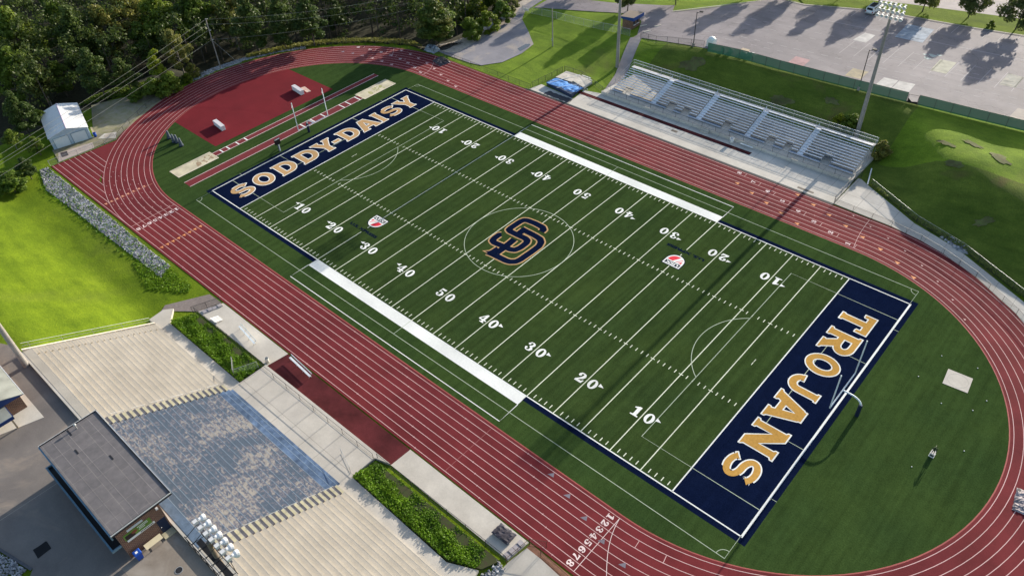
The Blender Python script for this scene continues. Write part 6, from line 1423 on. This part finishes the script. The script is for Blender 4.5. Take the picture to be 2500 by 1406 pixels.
# ------------------------------------------------------------------ ticket booth, vehicle, small things on the lot
xq, yq = -30.4, 74.6; zq = H(xq, yq)
p = G(1535, 66, zq); xq, yq = p.x + .2, p.y + .6; zq = H(xq, yq)
bt = thing('ticket_booth', 'small brick ticket booth with tan roof and blue fascia', 'booth', (xq, yq, zq))
w_, d_, hh = 1.35, 1.6, 2.5
bk_ = MB()
bk_.box(xq - w_, xq + w_, yq - d_, yq - d_ + .15, zq - .2, zq + hh).box(xq - w_, xq + w_, yq + d_ - .15, yq + d_, zq - .2, zq + hh).box(xq - w_, xq - w_ + .15, yq - d_ + .15, yq + d_ - .15, zq - .2, zq + hh)
bk_.box(xq + w_ - .15, xq + w_, yq - d_ + .15, yq + d_ - .15, zq - .2, zq + 1.0).box(xq + w_ - .15, xq + w_, yq - d_ + .15, yq + d_ - .15, zq + 2.0, zq + hh)
for y in (yq - d_ + .15, yq - .2, yq + d_ - .5): bk_.box(xq + w_ - .15, xq + w_, y, y + .35, zq + 1.0, zq + 2.0)
bk_.build('wall', BRICK, bt)
for y0_, y1_ in ((yq - d_ + .5, yq - .2), (yq + .15, yq + d_ - .5)): f_ = MB().box(xq + w_ - .12, xq + w_ - .08, y0_, y1_, zq + 1.0, zq + 2.0).build('window', gl, bt); MB().box(xq + w_, xq + w_ + .25, y0_, y1_, zq + .94, zq + 1.0).build('sill', WPAINT, f_)
rr_ = MB().hull8([(xq - w_ - .5, yq - d_ - .5, zq + hh + .2), (xq + w_ + .7, yq - d_ - .5, zq + hh + .55), (xq + w_ + .7, yq + d_ + .5, zq + hh + .55), (xq - w_ - .5, yq + d_ + .5, zq + hh + .2)], [(xq - w_ - .5, yq - d_ - .5, zq + hh + .3), (xq + w_ + .7, yq - d_ - .5, zq + hh + .7), (xq + w_ + .7, yq + d_ + .5, zq + hh + .7), (xq - w_ - .5, yq + d_ + .5, zq + hh + .3)]).build('roof', SHINGLE, bt)
FB = mat('bright_blue_fascia', (.02, .07, .26), .12, 2, .5)
MB().hull8([(xq - w_ - .5, yq - d_ - .56, zq + hh - .15), (xq + w_ + .76, yq - d_ - .56, zq + hh - .1), (xq + w_ + .76, yq - d_ - .51, zq + hh - .1), (xq - w_ - .5, yq - d_ - .51, zq + hh - .15)], [(xq - w_ - .5, yq - d_ - .56, zq + hh + .28), (xq + w_ + .76, yq - d_ - .56, zq + hh + .68), (xq + w_ + .76, yq - d_ - .51, zq + hh + .68), (xq - w_ - .5, yq - d_ - .51, zq + hh + .28)]).box(xq + w_ + .71, xq + w_ + .77, yq - d_ - .5, yq + d_ + .5, zq + hh - .1, zq + hh + .69).build('fascia', FB, bt)
for lb, px, py in (('cream parking block nearest the ticket booth corner', 1571, 60), ('cream parking block lying farther right on the lot by the booth', 1606, 64), ('cream parking block nearest the path at the lot corner', 1580, 77)):
    p = G(px, py, H(-25, 75)); zq = H(p.x, p.y); t = thing('parking_block', lb, 'parking block', (p.x, p.y, zq), R(62), 'parking blocks by the booth')
    MB().prism([(-.9, -.14), (.9, -.14), (.9, .14), (-.9, .14)], .02, .16, [(-.86, -.09), (.86, -.09), (.86, .09), (-.86, .09)]).build('block', mat('cream_concrete', (.62, .57, .46), .08, 2), t, False); 
    for x in (-.6, .6): MB().cyl((x, 0, .155), (x, 0, .175), .03).build('pin', STEELD, t, False)
tr = thing('parked_truck', 'white pickup truck with a matching cab-high shell parked under the lot trees', 'truck', (12.6, 109.2, ZL + .03), R(87))
CARW = mat('white_car_paint', (.78, .79, .80), .03, 3, .25, spec=.6)
def loft(mb, secs):
    n = len(secs[0]); k = len(mb.v)
    for s in secs: mb.v += s
    for i in range(len(secs) - 1):
        for j in range(n): mb.f.append((k + i * n + j, k + i * n + (j + 1) % n, k + (i + 1) * n + (j + 1) % n, k + (i + 1) * n + j))
    mb.f += [tuple(k + j for j in reversed(range(n))), tuple(k + (len(secs) - 1) * n + j for j in range(n))]
def sec(x, hw, z0, z1, tw=.9): return [(x, -hw, z0), (x, hw, z0), (x, hw * 1.02, (z0 + z1) / 2), (x, hw * tw, z1), (x, -hw * tw, z1), (x, -hw * 1.02, (z0 + z1) / 2)]
b_ = MB(); loft(b_, [sec(-2.75, .86, .5, 1.0), sec(-2.6, .95, .42, 1.05), sec(1.0, .97, .4, 1.08), sec(2.3, .95, .42, 1.04), sec(2.75, .84, .5, .92)]); b_.build('body', CARW, tr, False, True)
b_ = MB(); loft(b_, [sec(-2.6, .88, 1.04, 1.74, .86), sec(-.55, .90, 1.06, 1.84, .86), sec(.55, .90, 1.06, 1.84, .86), sec(1.35, .88, 1.04, 1.10, .92)]); b_.build('cab', CARW, tr, False)
for y in (-.80, .80):
    for x0_, x1_ in ((-2.2, -.75), (-.55, .2), (.27, .85)): MB().hull8([(x0_, y - .1, 1.16), (x1_, y - .1, 1.16), (x1_, y + .1, 1.16), (x0_, y + .1, 1.16)], [(x0_ + .06, y * .985 - .1, 1.66), (x1_ - .1, y * .985 - .1, 1.66), (x1_ - .1, y * .985 + .1, 1.66), (x0_ + .06, y * .985 + .1, 1.66)]).build('side_window', gl, tr, False)
MB().hull8([(-2.63, -.68, 1.14), (-2.61, -.68, 1.14), (-2.61, .68, 1.14), (-2.63, .68, 1.14)], [(-2.63, -.62, 1.66), (-2.58, -.62, 1.66), (-2.58, .62, 1.66), (-2.63, .62, 1.66)]).build('rear_window', gl, tr, False)
MB().hull8([(1.24, -.74, 1.16), (1.30, -.74, 1.16), (1.30, .74, 1.16), (1.24, .74, 1.16)], [(.66, -.68, 1.78), (.72, -.68, 1.80), (.72, .68, 1.80), (.66, .68, 1.78)]).build('windscreen', gl, tr, False)
for x in (-1.65, 1.7):
    for y in (-.86, .86):
        wh = MB().cyl((x, y - .12, .38), (x, y + .12, .38), .38, n=16).build('wheel', BLACK, tr, False); MB().cyl((x, y - .13, .38), (x, y + .13, .38), .2, n=10).build('rim', METAL, wh, False)
for y in (-.78, .78): MB().box(-2.79, -2.7, y - .1, y + .1, .68, .98).build('tail_light', mat('red_lens', (.35, .01, .01), .05, 2, .3), tr, False)
MB().box(-2.86, -2.72, -.9, .9, .42, .62).build('bumper', METAL, tr, False); MB().box(-2.0, .4, -.6, .6, 1.845, 1.87).build('roof_rack', STEELD, tr, False)
p = G(1736, 112, ZL); t = thing('storage_tank', 'white covered tank standing on the lot at the start of the green fence', 'tank', (p.x, p.y, H(p.x, p.y))); zq = H(p.x, p.y)
MB().prism([(p.x - .8, p.y - .8), (p.x + .8, p.y - .8), (p.x + .8, p.y + .8), (p.x - .8, p.y + .8)], zq, zq + 1.5, [(p.x - .75, p.y - .75), (p.x + .75, p.y - .75), (p.x + .75, p.y + .75), (p.x - .75, p.y + .75)]).build('body', WPAINT, t); MB().ball((p.x, p.y, zq + 1.5), .8, .8, .55).build('cover', WPAINT, t, smooth=True)
for lb, px, py, r_ in (('small white sack on the lot behind the green fence, next to the white tank', 1766, 121, .5), ('white sack on the lot behind the green fence, left of the white sheet', 1785, 124, .65)):
    p = G(px, py, ZL + .4); t = thing('sack', lb, 'sack', (p.x, p.y, ZL), 0, 'sacks behind the green fence'); MB().ball((p.x, p.y, ZL + .35), r_, r_ * .8, .5).build('bag', WPAINT, t, smooth=True); MB().ball((p.x - .1, p.y - .2, ZL + .75), r_ * .4, r_ * .3, .15).build('dark_fold', STEELD, t)
p = G(1826, 131, ZL + .3); t = thing('white_sheet', 'crumpled white sheet over lumber on the lot behind the green fence', 'sheet', (p.x, p.y, ZL)); crumple(-1.8, 1.6, -.9, 1.0, ZL + .05, ZL + .5, 12, .2, R(5), (p.x, p.y)).build('sheet', WPAINT, t); MB().box(p.x - 1.9, p.x - .2, p.y + .2, p.y + 1.2, ZL + .45, ZL + .6).build('timber', mat('pale_timber', (.45, .36, .25)), t)
p = G(2121, 432, .3); t = thing('downpipe', 'white pipe lying on the bank by the right end of the bleachers', 'pipe', (p.x, p.y, H(p.x, p.y))); a_ = G(2128, 412, H(37.5, 52) + .3); c_ = G(2118, 450, H(37.6, 50) + .25); MB().cyl(a_, c_, .11, n=8).build('pipe', WPAINT, t); MB().cyl(c_, (c_.x, c_.y, c_.z - .5), .05).build('support', METAL, t)
gtq = thing('yard_gate', 'white pipe gate across the dirt track at the top edge', 'gate', (-62.4, 71.6, H(-62.4, 71.6))); zq = H(-61, 71)
MB().tube([(-61.5, 71.0, zq), (-61.5, 71.0, zq + 1.2), (-58.9, 70.8, zq + 1.15), (-58.9, 70.8, zq + .35), (-61.5, 71.0, zq + .35)], .05, 5).build('frame', METAL, gtq); MB().box(-60.9, -59.2, 70.88, 70.92, zq + .45, zq + 1.0).build('sign_board', WPAINT, gtq)
